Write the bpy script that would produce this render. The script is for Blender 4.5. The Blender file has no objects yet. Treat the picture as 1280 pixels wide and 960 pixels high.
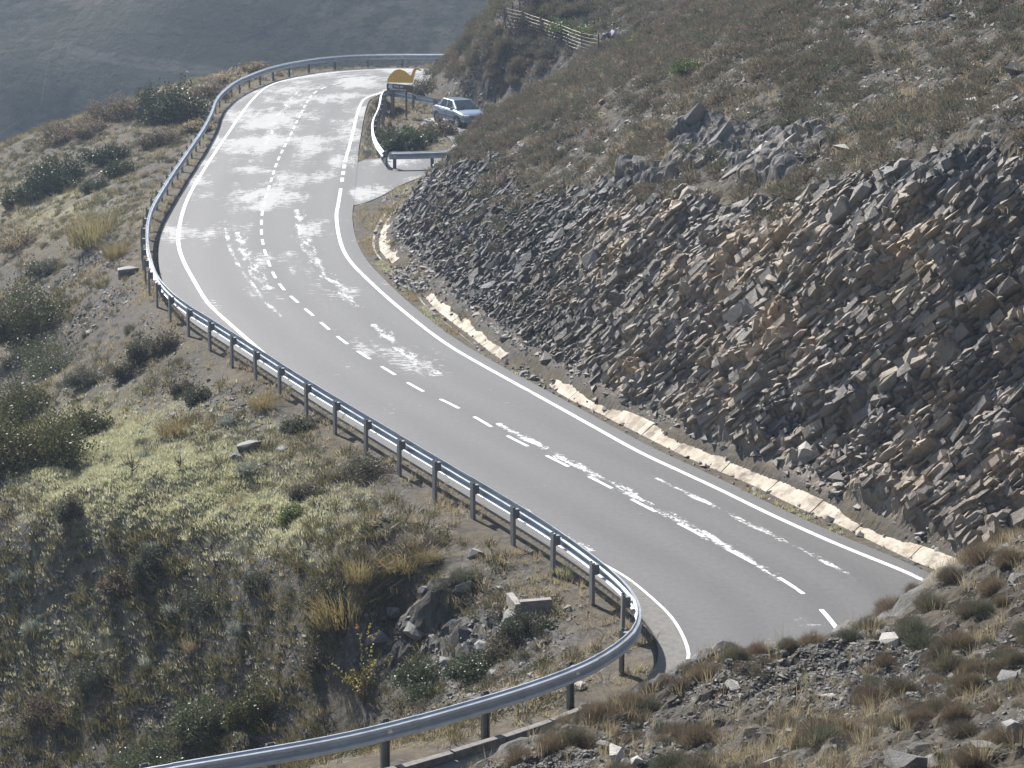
import bpy, bmesh, math, random
import numpy as np
from mathutils import Vector, Matrix
random.seed(7); RNG = np.random.default_rng(11)
SC = bpy.context.scene
COL = SC.collection

# ------------------------------------------------------------------ camera, sky, sun, exposure
FPX = 3000.0                                   # focal length in pixels of the 1280 px wide photograph
PITCH = math.atan(726 / FPX)
CAMH = math.cos(PITCH) / 0.0657                # metres above the road
cam_data = bpy.data.cameras.new('camera')
cam_data.sensor_width = 36.0
cam_data.lens = FPX / 1280 * 36.0
cam_data.clip_start = 0.5
cam_data.clip_end = 3000
cam = bpy.data.objects.new('camera', cam_data)
COL.objects.link(cam)
cam.location = (0, 0, CAMH)
cam.rotation_euler = (math.pi / 2 - PITCH, 0, 0)
SC.camera = cam

SUN_EL, SUN_AZ = math.radians(42), math.radians(-32)   # azimuth from +Y, negative = to the left
world = bpy.data.worlds.new('World'); SC.world = world
world.use_nodes = True
wn = world.node_tree
sky = wn.nodes.new('ShaderNodeTexSky'); sky.sky_type = 'NISHITA'
sky.sun_disc = False
sky.sun_elevation = SUN_EL
sky.sun_rotation = SUN_AZ
sky.altitude = 700; sky.dust_density = 2.0
wn.nodes['Background'].inputs['Strength'].default_value = 0.06
wn.links.new(sky.outputs[0], wn.nodes['Background'].inputs['Color'])
sun_data = bpy.data.lights.new('sun', 'SUN')
sun_data.energy = 5.0; sun_data.angle = math.radians(0.55); sun_data.color = (1.0, 0.955, 0.9)
sun = bpy.data.objects.new('sun', sun_data); COL.objects.link(sun)
sdir = Vector((math.sin(SUN_AZ) * math.cos(SUN_EL), math.cos(SUN_AZ) * math.cos(SUN_EL), math.sin(SUN_EL)))
sun.rotation_euler = sdir.to_track_quat('Z', 'Y').to_euler()
SC.view_settings.view_transform = 'Standard'
SC.view_settings.look = 'None'
SC.view_settings.exposure = 1.15
SC.view_settings.gamma = 1.0
SC.render.engine = 'CYCLES'
SC.cycles.use_denoising = True
SC.cycles.max_bounces = 6
SC.cycles.diffuse_bounces = 3
SC.cycles.transmission_bounces = 4
SC.cycles.volume_bounces = 0
SC.cycles.caustics_reflective = False
SC.cycles.caustics_refractive = False

# ------------------------------------------------------------------ pixel helpers (a pixel gives a direction; the plane or ground gives the distance)
def raydir(px, py):
    px = np.asarray(px, float); py = np.asarray(py, float)
    u = (px - 640) / FPX; v = (py - 480) / FPX
    return u, math.cos(PITCH) - v * math.sin(PITCH), -math.sin(PITCH) - v * math.cos(PITCH)
def G(px, py, z=0.0):
    dx, dy, dz = raydir(px, py); t = (z - CAMH) / dz
    return np.stack([dx * t, dy * t], -1)
def GY(px, py, Y):
    dx, dy, dz = raydir(px, py); t = Y / dy
    return (float(dx * t), float(Y), float(CAMH + dz * t))
def GP(pts, z=0.0):
    a = np.array(pts, float); return G(a[:, 0], a[:, 1], z)

# ------------------------------------------------------------------ noise
def _h(ix, iy, iz, seed):
    ix, iy, iz = (np.asarray(q) for q in (ix, iy, iz))
    n = (ix.astype(np.int64) * 374761393 + iy.astype(np.int64) * 668265263 + iz.astype(np.int64) * 2147483647 + seed * 974634533) & 0xffffffff
    n = ((n ^ (n >> 13)) * 1274126177) & 0xffffffff
    n = ((n ^ (n >> 16)) * 2246822519) & 0xffffffff
    return ((n ^ (n >> 15)) & 0xffffff) / float(0xffffff)
def vnoise(x, y, z=None, seed=0):
    x = np.asarray(x, float); y = np.asarray(y, float)
    z = np.zeros_like(x) if z is None else np.asarray(z, float)
    x0 = np.floor(x); y0 = np.floor(y); z0 = np.floor(z)
    fx = x - x0; fy = y - y0; fz = z - z0
    fx = fx * fx * (3 - 2 * fx); fy = fy * fy * (3 - 2 * fy); fz = fz * fz * (3 - 2 * fz)
    r = 0
    for i in (0, 1):
        for j in (0, 1):
            for k in (0, 1):
                w = (fx if i else 1 - fx) * (fy if j else 1 - fy) * (fz if k else 1 - fz)
                r = r + w * _h(x0 + i, y0 + j, z0 + k, seed)
    return r * 2 - 1
def fbm(x, y, z=None, oct=4, seed=0):
    a = 1.0; s = 0; t = 0; f = 1.0
    for o in range(oct):
        s = s + a * vnoise(x * f, y * f, None if z is None else z * f, seed + o * 17); t += a; a *= .5; f *= 2.03
    return s / t
def sstep(a, b, x):
    t = np.clip((x - a) / (b - a), 0, 1); return t * t * (3 - 2 * t)

# ------------------------------------------------------------------ polyline helpers
def smooth(pts, it=2):
    p = np.array(pts, float)
    for _ in range(it):
        q = np.empty((2 * len(p), p.shape[1])); q[0] = p[0]; q[-1] = p[-1]
        q[1:-1:2] = .75 * p[:-1] + .25 * p[1:]; q[2:-1:2] = .25 * p[:-1] + .75 * p[1:]
        p = q
    return p
def arclen(p): return np.concatenate([[0], np.cumsum(np.linalg.norm(np.diff(p, axis=0), axis=1))])
def resample(p, step):
    s = arclen(p); n = max(2, int(round(s[-1] / step)) + 1); t = np.linspace(0, s[-1], n)
    return np.stack([np.interp(t, s, p[:, k]) for k in range(p.shape[1])], -1)
def at_len(p, s, t):
    q = np.array([np.interp(t, s, p[:, k]) for k in range(p.shape[1])])
    e = np.array([np.interp(t + .15, s, p[:, k]) for k in range(p.shape[1])]) - np.array([np.interp(t - .15, s, p[:, k]) for k in range(p.shape[1])])
    return q, e / (np.linalg.norm(e) + 1e-9)
def normals2(p):
    e = np.gradient(p, axis=0); e /= np.linalg.norm(e, axis=1)[:, None] + 1e-9
    return np.stack([-e[:, 1], e[:, 0]], -1)      # left of the direction of travel
def dist_poly(x, y, p):
    d = np.full(x.shape, 1e9)
    for a, b in zip(p[:-1], p[1:]):
        e = b - a; L = e @ e + 1e-12
        t = np.clip(((x - a[0]) * e[0] + (y - a[1]) * e[1]) / L, 0, 1)
        d = np.minimum(d, (x - a[0] - t * e[0]) ** 2 + (y - a[1] - t * e[1]) ** 2)
    return np.sqrt(d)
def inside(x, y, p):
    r = np.zeros(x.shape, bool)
    for a, b in zip(p, np.roll(p, -1, axis=0)):
        c = (a[1] > y) != (b[1] > y)
        r ^= c & (x < (b[0] - a[0]) * (y - a[1]) / (b[1] - a[1] + 1e-12) + a[0])
    return r

# ------------------------------------------------------------------ scene helpers
def tag(o, label=None, cat=None, group=None, kind=None):
    if label: o['label'] = label
    if cat: o['category'] = cat
    if group: o['group'] = group
    if kind: o['kind'] = kind
    return o
def link(name, me, mat=None, parent=None):
    if mat is not None and len(me.materials) == 0: me.materials.append(mat)
    o = bpy.data.objects.new(name, me); COL.objects.link(o)
    if parent is not None: o.parent = parent
    return o
def np_mesh(name, v, f, mats=None, midx=None, smooth_=False):
    """v (n,3), f (m,k) with k = 3 or 4"""
    v = np.asarray(v, np.float32); f = np.asarray(f, np.int32)
    me = bpy.data.meshes.new(name); k = f.shape[1]
    me.vertices.add(len(v)); me.vertices.foreach_set('co', v.ravel())
    me.loops.add(f.size); me.loops.foreach_set('vertex_index', f.ravel())
    me.polygons.add(len(f)); me.polygons.foreach_set('loop_start', np.arange(0, f.size, k, dtype=np.int32))
    if mats:
        for m in mats: me.materials.append(m)
    if midx is not None: me.polygons.foreach_set('material_index', np.asarray(midx, np.int32))
    me.polygons.foreach_set('use_smooth', np.full(len(f), smooth_))
    me.update(calc_edges=True)
    return me
def attr(me, name, val):
    a = me.attributes.new(name, 'FLOAT', 'POINT'); a.data.foreach_set('value', np.asarray(val, np.float32))
def attr_col(me, name, val):
    a = me.attributes.new(name, 'FLOAT_COLOR', 'POINT')
    val = np.asarray(val, np.float32)
    a.data.foreach_set('color', np.concatenate([val, np.ones((len(val), 1), np.float32)], 1).ravel())
def empty(name, loc=(0, 0, 0), rz=0):
    o = bpy.data.objects.new(name, None); COL.objects.link(o)
    o.empty_display_size = .2; o.location = loc; o.rotation_euler = (0, 0, rz); return o
class MB:
    """collects shapes into one mesh"""
    def __init__(s): s.v = []; s.f = []
    def add(s, v, f):
        n = len(s.v); s.v += [tuple(map(float, q)) for q in v]; s.f += [tuple(i + n for i in q) for q in f]; return s
    def box(s, c, d, rz=0, M=None):
        x, y, z = (q / 2 for q in d)
        v = [Vector((a * x, b * y, e * z)) for e in (-1, 1) for a, b in ((-1, -1), (1, -1), (1, 1), (-1, 1))]
        R = Matrix.Rotation(rz, 3, 'Z') if M is None else M
        return s.add([R @ q + Vector(c) for q in v], [(3, 2, 1, 0), (4, 5, 6, 7), (0, 1, 5, 4), (1, 2, 6, 5), (2, 3, 7, 6), (3, 0, 4, 7)])
    def tube(s, pts, r, n=6, cap=True):
        pts = [Vector(p) for p in pts]; rings = []
        rr = r if isinstance(r, (list, tuple)) else [r] * len(pts)
        vs = []
        for i, p in enumerate(pts):
            t = (pts[min(i + 1, len(pts) - 1)] - pts[max(i - 1, 0)]).normalized()
            a = t.cross(Vector((0, 0, 1)))
            if a.length < 1e-3: a = t.cross(Vector((1, 0, 0)))
            a.normalize(); b = t.cross(a)
            vs += [p + (a * math.cos(k * 2 * math.pi / n) + b * math.sin(k * 2 * math.pi / n)) * rr[i] for k in range(n)]
        fs = [(i * n + k, i * n + (k + 1) % n, (i + 1) * n + (k + 1) % n, (i + 1) * n + k) for i in range(len(pts) - 1) for k in range(n)]
        if cap: fs += [tuple(range(n - 1, -1, -1)), tuple((len(pts) - 1) * n + k for k in range(n))]
        return s.add(vs, fs)
    def prism(s, poly, y0, y1):
        """poly of (x,z), extruded along y"""
        n = len(poly)
        return s.add([(x, y0, z) for x, z in poly] + [(x, y1, z) for x, z in poly],
                     [tuple(range(n)), tuple(range(2 * n - 1, n - 1, -1))] + [((k + 1) % n, k, n + k, n + (k + 1) % n) for k in range(n)])
    def mesh(s, name, mat=None, smooth_=False):
        me = bpy.data.meshes.new(name); me.from_pydata(s.v, [], s.f); me.update()
        bm = bmesh.new(); bm.from_mesh(me); bmesh.ops.recalc_face_normals(bm, faces=bm.faces); bm.to_mesh(me); bm.free()
        if mat: me.materials.append(mat)
        if smooth_: me.polygons.foreach_set('use_smooth', [True] * len(me.polygons))
        return me
    def build(s, name, mat, parent=None, smooth_=False):
        return link(name, s.mesh(name, mat, smooth_), None, parent)

# masses that nobody could count: points carrying instances of a few plants or stones
def scatter(name, protos, mat, x, y, z, s, seed, label, zs=None):
    r_ = np.random.default_rng(seed); n = len(x)
    me = bpy.data.meshes.new(name); me.vertices.add(n); me.vertices.foreach_set('co', np.stack([x, y, z], -1).astype(np.float32).ravel())
    zs = np.ones(n) if zs is None else zs
    def vec(nm, v): a = me.attributes.new(nm, 'FLOAT_VECTOR', 'POINT'); a.data.foreach_set('vector', np.asarray(v, np.float32).ravel())
    vec('rot', np.stack([r_.normal(0, .12, n), r_.normal(0, .12, n), r_.uniform(0, 6.28, n)], -1)); vec('scl', np.stack([s, s, s * zs], -1))
    a = me.attributes.new('which', 'INT', 'POINT'); a.data.foreach_set('value', r_.integers(0, len(protos), n).astype(np.int32))
    me.materials.append(mat); o = link(name, me)
    ng = bpy.data.node_groups.new(name, 'GeometryNodeTree'); ng.is_modifier = True
    ng.interface.new_socket('Geometry', in_out='INPUT', socket_type='NodeSocketGeometry'); ng.interface.new_socket('Geometry', in_out='OUTPUT', socket_type='NodeSocketGeometry')
    N = ng.nodes; gi_, go_ = N.new('NodeGroupInput'), N.new('NodeGroupOutput'); jn = N.new('GeometryNodeJoinGeometry')
    for k, (v, f) in enumerate(protos):
        po = bpy.data.objects.new(name + '_source', np_mesh(name + '_source', v, f, [mat]))
        oi = N.new('GeometryNodeObjectInfo'); oi.inputs['Object'].default_value = po; oi.inputs['As Instance'].default_value = True
        ng.links.new(oi.outputs['Geometry'], jn.inputs[0])
    ip = N.new('GeometryNodeInstanceOnPoints'); ip.inputs['Pick Instance'].default_value = True
    def na(nm, t):
        q = N.new('GeometryNodeInputNamedAttribute'); q.data_type = t; q.inputs['Name'].default_value = nm; return q.outputs['Attribute']
    e2r = N.new('FunctionNodeEulerToRotation'); ng.links.new(na('rot', 'FLOAT_VECTOR'), e2r.inputs[0])
    ng.links.new(gi_.outputs[0], ip.inputs['Points']); ng.links.new(jn.outputs[0], ip.inputs['Instance']); ng.links.new(e2r.outputs[0], ip.inputs['Rotation'])
    ng.links.new(na('scl', 'FLOAT_VECTOR'), ip.inputs['Scale']); ng.links.new(na('which', 'INT'), ip.inputs['Instance Index']); ng.links.new(ip.outputs[0], go_.inputs[0])
    m = o.modifiers.new('scatter', 'NODES'); m.node_group = ng
    return tag(o, label, None, None, 'stuff')

# ------------------------------------------------------------------ materials
class NT:
    def __init__(s, name):
        s.m = bpy.data.materials.new(name); s.m.use_nodes = True; s.t = s.m.node_tree
        s.b = s.t.nodes['Principled BSDF']; s.out = s.t.nodes['Material Output']
    def n(s, kind, **kw):
        x = s.t.nodes.new('ShaderNode' + kind)
        for k, v in kw.items():
            if k.startswith('i_'):
                x.inputs[k[2:].replace('_', ' ')].default_value = v
            else: setattr(x, k, v)
        return x
    def l(s, a, b): s.t.links.new(a, b)
    def obj(s): return s.n('TexCoord').outputs['Object']
    def noise(s, scale, detail=4, rough=.55, co=None, dim='3D'):
        x = s.n('TexNoise', noise_dimensions=dim); x.inputs['Scale'].default_value = scale
        x.inputs['Detail'].default_value = detail; x.inputs['Roughness'].default_value = rough
        s.l(co if co is not None else s.obj(), x.inputs['Vector']); return x.outputs['Fac']
    def ramp(s, fac, stops, interp='LINEAR'):
        r = s.n('ValToRGB'); r.color_ramp.interpolation = interp
        e = r.color_ramp.elements
        while len(e) < len(stops): e.new(0.5)
        for q, (p, c) in zip(e, stops):
            q.position = p; q.color = (*c, 1) if len(c) == 3 else c
        s.l(fac, r.inputs['Fac']); return r.outputs['Color']
    def f(s, fac, a, b):
        return s.ramp(fac, [(a, (0, 0, 0)), (b, (1, 1, 1))])
    def mix(s, fac, a, b, mode='MIX'):
        x = s.n('MixRGB', blend_type=mode)
        for sock, v in ((x.inputs['Fac'], fac), (x.inputs['Color1'], a), (x.inputs['Color2'], b)):
            if hasattr(v, 'is_output'): s.l(v, sock)
            elif isinstance(v, (int, float)): sock.default_value = v
            else: sock.default_value = (*v, 1)
        return x.outputs['Color']
    def math(s, op, a, b=0.0):
        x = s.n('Math', operation=op)
        for sock, v in ((x.inputs[0], a), (x.inputs[1], b)):
            if hasattr(v, 'is_output'): s.l(v, sock)
            else: sock.default_value = v
        return x.outputs[0]
    def attr(s, name): return s.n('Attribute', attribute_name=name).outputs['Fac']
    def bump(s, h, dist=.02, strength=.6):
        x = s.n('Bump'); x.inputs['Strength'].default_value = strength; x.inputs['Distance'].default_value = dist
        s.l(h, x.inputs['Height']); s.l(x.outputs[0], s.b.inputs['Normal'])
    def set(s, color=None, rough=None, metal=None, spec=None):
        for nm, v in (('Base Color', color), ('Roughness', rough), ('Metallic', metal), ('Specular IOR Level', spec)):
            if v is None: continue
            if hasattr(v, 'is_output'): s.l(v, s.b.inputs[nm])
            elif isinstance(v, (tuple, list)): s.b.inputs[nm].default_value = (*v, 1)
            else: s.b.inputs[nm].default_value = v
        return s.m
def plain(name, c, rough=.6, metal=0., spec=.4, vary=.12, scale=8.):
    t = NT(name); nz = t.noise(scale, 5)
    lo = tuple(q * (1 - vary) for q in c); hi = tuple(min(1, q * (1 + vary)) for q in c)
    return t.set(t.ramp(nz, [(.3, lo), (.7, hi)]), rough, metal, spec)
def leafmat(name, stops, trans=.35, rough=.55, spec=.35, objrand=True):
    """foliage: colour varies by leaf (random per island) and by plant; light comes through"""
    t = NT(name)
    geo = t.n('NewGeometry'); r = geo.outputs['Random Per Island']
    if objrand:
        oi = t.n('ObjectInfo').outputs['Random']
        r2 = t.math('FRACT', t.math('ADD', t.math('MULTIPLY', r, .55), t.math('MULTIPLY', oi, .45)))
    else: r2 = r
    c = t.ramp(r2, stops)
    t.set(c, rough, 0, spec)
    tr = t.n('BsdfTranslucent'); t.l(c, tr.inputs['Color'])
    mx = t.n('MixShader'); mx.inputs[0].default_value = trans
    t.l(t.b.outputs[0], mx.inputs[1]); t.l(tr.outputs[0], mx.inputs[2]); t.l(mx.outputs[0], t.out.inputs['Surface'])
    return t.m
# ------------------------------------------------------------------ plan of the place (world metres; road surface is z = 0)
RAIL_FAR = [(14, 141.2), (4, 139.6), (-4, 138.9), (-6.6, 139.0), (-9.0, 138.6), (-11.2, 136.9), (-13.1, 132.9), (-14.0, 128.6), (-14.5, 124.6), (-14.6, 118.3)]
rail_px = [(262, 145), (245, 172), (225, 200), (205, 230), (190, 255), (183, 275), (182, 300), (187, 325), (195, 345), (210, 362), (230, 378), (270, 402), (320, 434), (383, 474), (460, 520), (550, 573), (650, 632), (700, 664), (745, 697), (775, 722), (793, 745), (799, 765), (792, 785), (768, 806), (735, 825), (680, 847), (600, 872), (500, 900), (415, 920), (300, 940), (190, 958)]
RAIL = np.concatenate([np.array(RAIL_FAR), GP(rail_px, .75), np.array([(-9, 31.9), (-14, 29.6), (-20, 27)])])
RAIL = resample(smooth(RAIL, 2), .5)
RN = normals2(RAIL)
railS = arclen(RAIL)

# left (outer / inner) edge line, right edge line, centre line
Lpx = [(388, 94.5), (358, 99.5), (337, 106), (322, 117), (305, 137), (287, 164), (269, 190), (248, 223), (233, 250), (224, 280), (222, 305), (229, 327), (243, 352), (259, 379), (277, 396)]
iA = int(np.argmin(np.linalg.norm(RAIL - G(320, 434, .75), axis=1))); iB = int(np.argmin(np.linalg.norm(RAIL - G(700, 664, .75), axis=1)))
gut = GP([(780, 720), (808, 743), (837, 769.5), (851, 793), (859, 813), (858, 830)])
iC = int(np.argmin(np.linalg.norm(RAIL - np.array((1.3, 38.2)), axis=1)))
LLINE = np.concatenate([np.array([(14, 139.6), (3, 138.3), (-4, 137.6), (-6.8, 137.7), (-9.3, 136.9)]), GP(Lpx), (RAIL + RN * .8)[iA:iB:3], gut, np.array([(2.6, 37.9), (1.2, 36.4)]), (RAIL + RN * 1.0)[iC + 6::3]])
LLINE = resample(smooth(LLINE, 2), .4)
Rpx = [(486, 113), (462, 120), (450, 127), (438, 179), (431, 202), (423, 256), (420, 267), (422, 288), (427, 309), (437, 327), (460, 350), (485, 373), (520, 402), (560, 432), (600, 455), (640, 477), (700, 510), (750, 538), (800, 566), (850, 589), (900, 612), (950, 637), (1000, 660), (1050, 682), (1100, 702), (1150, 722)]
RLINE = np.concatenate([np.array([(20, 136.0), (8, 134.6), (0, 133.6), (-4.0, 132.3)]), GP(Rpx), np.array([(8.9, 42.6), (9.0, 40.2), (8.0, 37.4), (5.6, 34.6), (2.4, 32.4), (-1, 30.7), (-6, 28.5), (-12, 25.8), (-18, 23)])])
RLINE = resample(smooth(RLINE, 2), .4)
Cpx = [(388, 119), (374, 146), (361, 173), (346, 202), (339, 226), (328, 259), (326, 290), (330, 312), (340, 340), (352, 360), (372, 378), (392, 395), (418, 418), (445, 438), (480, 460), (525, 488), (560, 503), (595, 522), (630, 543), (670, 563), (712, 584), (757, 606), (800, 630), (850, 655), (900, 682), (950, 708), (1000, 738), (1030, 764)]
CLINE = np.concatenate([np.array([(14, 137.4), (2, 135.8), (-5, 134.6), (-8.6, 132.4), (-10.1, 129)]), GP(Cpx), np.array([(6.1, 41), (5.7, 39.1), (4.2, 36.9), (1.5, 34.9), (-1.6, 33.2), (-6, 31.1), (-12, 28.4)])])
CLINE = resample(smooth(CLINE, 2), .25)

# asphalt outline
edgeL = RAIL + RN * .38
edgeR = np.concatenate([np.array([(20, 135.4), (8, 134.0), (0, 133.0), (-3.6, 131.6), (-5.4, 128.2)]),
                        GP([(490, 113), (466, 121), (458, 130), (449, 179), (447, 205), (442, 256), (440, 268), (442, 288), (448, 308), (459, 327), (481, 350), (504, 372), (536, 399), (574, 427), (613, 450), (652, 471), (711, 503), (762, 531), (812, 558), (862, 581), (912, 604), (962, 629), (1012, 652), (1062, 674), (1112, 694), (1160, 715)]),
                        np.array([(9.5, 42.8), (9.6, 40), (8.5, 37), (6, 34.1), (2.7, 31.9), (-.7, 30.2), (-5.7, 28.0), (-11.7, 25.3), (-18, 22.4)])])
edgeR = resample(smooth(edgeR, 1), .5)
ASPH = np.concatenate([edgeL, edgeR[::-1]])
BAY = smooth(np.array([(-6.6, 89.5), (-6.9, 101.5), (-5.3, 102.6), (-3.4, 103.4), (-2.5, 106), (-2.9, 109.5), (-4.3, 112), (-4.4, 116.2), (-1.2, 117.3), (.3, 112), (-.2, 105.5), (-1.6, 101.6), (-3.2, 98.4), (-4.4, 95.2), (-5.0, 92.4), (-5.7, 90.2), (-6.6, 89.5)]), 2)[:-1]

# foot of the hill (upper edge of the concrete ditch), far to near
ditch_low = GP([(512, 233), (498, 254), (480, 275), (470.6, 297), (474, 318), (500, 338), (520, 358), (537, 382), (557, 398.5), (586, 420), (621, 451), (644, 461), (673, 475), (700, 498), (739, 516), (778, 535), (837, 565), (876, 583), (934, 605), (993, 635), (1052, 660), (1091, 682), (1150, 710), (1186, 722)], -.05)
ditch_low = np.concatenate([ditch_low, np.array([(9.6, 43.2), (9.9, 40.6)])])
ditch_low = resample(smooth(ditch_low, 1), .3)
DN = normals2(ditch_low)                        # travelling towards the camera the left is the hill
foot = ditch_low + DN * .42
HFOOT = np.concatenate([np.array([(30, 138), (12, 134.6), (4, 133.0), (-1, 131.8), (-3.9, 130), (-4.9, 127.4), (-4.3, 123.5), (-3.2, 120.2), (-1.0, 118.6), (.9, 115.8), (1.4, 111), (.6, 106), (-.9, 101.6), (-2.7, 98)]),
                        foot[::4], np.array([(10.7, 41), (10.4, 38), (8.7, 35.0), (5.2, 32.0), (1.6, 30.1), (-1.6, 28.5), (-6, 26.4), (-12, 23.6)])])

# ------------------------------------------------------------------ large shape of the ground: thin-plate spline through points read off the place
ctl = []
for q in HFOOT[::2]: ctl.append((q[0], q[1], .22))
for i in range(0, len(RAIL), 7): q = RAIL[i] - RN[i] * .45; ctl.append((q[0], q[1], -.12))
def c(px, py, Y): ctl.append(GY(px, py, Y))
def cz(px, py, z): q = G(px, py, z); ctl.append((float(q[0]), float(q[1]), z))
# right hill: cut face, its crest and the slope above
for a in [(1280, 470, 48.8), (1280, 250, 51.0), (1280, 120, 58.5), (1280, 0, 68), (1130, 560, 49.0), (1130, 400, 51.3), (1130, 265, 53.4), (1130, 130, 61.5), (1130, 0, 73),
          (1000, 480, 53.0), (1000, 300, 56.2), (1000, 150, 66), (1000, 0, 80), (900, 460, 56.4), (900, 310, 60.0), (900, 180, 67), (900, 80, 78), (900, 0, 95),
          (800, 430, 59.6), (800, 320, 63.5), (800, 190, 71), (800, 80, 88), (800, 0, 118), (720, 400, 63.6), (720, 280, 69.5), (720, 150, 82), (720, 95, 98), (745, 66, 113),
          (640, 350, 69.5), (640, 250, 78), (640, 150, 92), (640, 100, 104), (660, 50, 117), (632, 35, 121), (560, 300, 76.5), (560, 200, 91), (600, 150, 97), (600, 115, 109),
          (520, 250, 86), (548, 195, 96.5), (545, 90, 127.5), (565, 60, 127), (600, 28, 127), (640, 0, 129), (600, 80, 118), (560, 105, 121)]: c(*a)
ctl += [(3, 133, 1.5), (8, 132, 4.5), (20, 130, 8), (12, 112, 7), (18, 95, 10.5), (24, 80, 14), (22, 65, 14.5), (19, 55, 12.5), (15, 47, 8.2), (18, 42, 8.5), (16, 36, 8), (14, 31, 7.2), (35, 60, 19), (38, 100, 15), (38, 130, 9)]
ctl += [(-5.0, 119, -.25), (-5.6, 115, -.3), (-5.2, 111, -.35), (-5.4, 107.5, -.3), (-4.2, 106, -.25), (-1.5, 114, -.02), (-1.2, 108, -.02), (-2.5, 101, -.02), (-5.8, 125, -.02)]
# foreground bench
for a in [(570, 972, 27.6), (740, 900, 28.7), (800, 905, 29.1), (860, 890, 29.5), (930, 872, 29.9), (990, 856, 30.2), (1045, 824, 30.5), (1090, 790, 30.9), (1150, 750, 31.6), (1280, 706, 32.9)]: c(*a)
for a in [(700, 990, 4.0 - .4), (900, 940, 4.25), (1100, 900, 4.7), (1280, 930, 5.3), (1200, 800, 4.75), (1000, 860, 4.25), (820, 900, 3.85)]: cz(*a)
ctl += [(0, 20, 4.8), (6, 20, 6.2), (10, 25, 6.4), (0, 12, 8.6), (8, 12, 9.4), (0, 2, 12.6), (8, 2, 13), (-8, 18, 4.3), (-8, 8, 8.6), (-14, 14, 5), (16, 20, 9.5), (16, 8, 13), (0, -8, 15), (-14, 0, 11), (-30, 10, 2), (30, 20, 15), (30, 0, 19)]
# left of the road
for a in [(250, 480, -.55), (150, 480, -1.3), (100, 560, -1.7), (150, 590, -1.25), (300, 560, -.65), (400, 605, -.45), (500, 645, -.3), (600, 702, -.2), (660, 745, -.15),
          (0, 625, -1.9), (100, 640, -1.5), (200, 650, -1.3), (300, 655, -1.0), (380, 690, -.75), (460, 715, -.6), (540, 730, -.4), (620, 760, -.3),
          (640, 800, -.55), (690, 858, -.15), (560, 830, -1.35), (560, 780, -1.1), (500, 800, -1.75),
          (60, 330, -2.2), (0, 420, -3.2), (100, 440, -1.8), (0, 300, -3), (100, 230, -1.5), (140, 330, -1.3), (0, 185, -3.0), (60, 165, -2.4), (180, 128, -1.2), (0, 540, -2.9)]: cz(*a)
for a in [(0, 960, 49.9), (100, 960, 48.9), (200, 960, 47.7), (0, 800, 53.6), (100, 800, 51.9), (200, 800, 50.5), (300, 900, 47.5), (300, 780, 49.4), (450, 860, 45.0), (450, 790, 46.0), (400, 880, 45.5)]: c(*a)
ctl += [(-22.5, 146, -3.2), (-15, 146, -2.2), (-8, 147, -2.5), (2, 148, -2.5), (14, 149, -2.5), (-33, 128, -8), (-30, 150, -11), (-12, 160, -13), (8, 162, -13), (30, 165, -13), (-40, 110, -13), (-36, 90, -12), (-30, 75, -9), (-28, 60, -9.5), (-24, 49, -10), (-16, 45, -9), (-9, 41.5, -6.2), (-4, 40.5, -3.0), (-20, 36, -7), (-30, 40, -10), (-45, 60, -15), (-45, 140, -18), (-30, 165, -16)]
ctl = np.array(ctl)
keep = [0]
for i in range(1, len(ctl)):
    if np.min(np.hypot(ctl[keep, 0] - ctl[i, 0], ctl[keep, 1] - ctl[i, 1])) > .35: keep.append(i)
ctl = ctl[keep]
def tps_fit(p, lam=.02):
    x = p[:, :2] / 10; n = len(x)
    r2 = ((x[:, None] - x[None]) ** 2).sum(-1); K = .5 * r2 * np.log(r2 + 1e-12) + lam * .01 * np.eye(n)
    Pm = np.c_[np.ones(n), x]; A = np.zeros((n + 3, n + 3)); A[:n, :n] = K; A[:n, n:] = Pm; A[n:, :n] = Pm.T
    return x, np.linalg.solve(A, np.r_[p[:, 2], 0, 0, 0])
tx, tw = tps_fit(ctl)
def tps(xx, yy):
    out = np.empty(xx.size); X = xx.ravel() / 10; Y = yy.ravel() / 10
    for s in range(0, X.size, 20000):
        r2 = (X[s:s + 20000, None] - tx[:, 0]) ** 2 + (Y[s:s + 20000, None] - tx[:, 1]) ** 2
        out[s:s + 20000] = (.5 * r2 * np.log(r2 + 1e-12)) @ tw[:len(tx)] + tw[-3] + tw[-2] * X[s:s + 20000] + tw[-1] * Y[s:s + 20000]
    return out.reshape(xx.shape)
# macro grids, bilinear lookup
MX0, MX1, MY0, MY1, MS = -60., 60., -12., 190., .4
mgx, mgy = np.meshgrid(np.arange(MX0, MX1 + .01, MS), np.arange(MY0, MY1 + .01, MS))
M_Z = tps(mgx, mgy)
M_A = np.where(inside(mgx, mgy, ASPH), -1, 1) * dist_poly(mgx, mgy, np.r_[ASPH, ASPH[:1]])
M_B = np.where(inside(mgx, mgy, BAY), -1, 1) * dist_poly(mgx, mgy, np.r_[BAY, BAY[:1]])
HPOLY = np.concatenate([HFOOT, np.array([(-12, -40), (70, -40), (70, 138)])])
M_H = np.where(inside(mgx, mgy, HPOLY), 1, -1) * dist_poly(mgx, mgy, HFOOT)     # > 0 inside the hill
def look(grid, x, y):
    fx = np.clip((np.asarray(x, float) - MX0) / MS, 0, grid.shape[1] - 1.001); fy = np.clip((np.asarray(y, float) - MY0) / MS, 0, grid.shape[0] - 1.001)
    i = fx.astype(int); j = fy.astype(int); u = fx - i; v = fy - j
    return (grid[j, i] * (1 - u) + grid[j, i + 1] * u) * (1 - v) + (grid[j + 1, i] * (1 - u) + grid[j + 1, i + 1] * u) * v
gy_, gx_ = np.gradient(M_Z, MS)
M_S = np.hypot(gx_, gy_)
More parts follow.
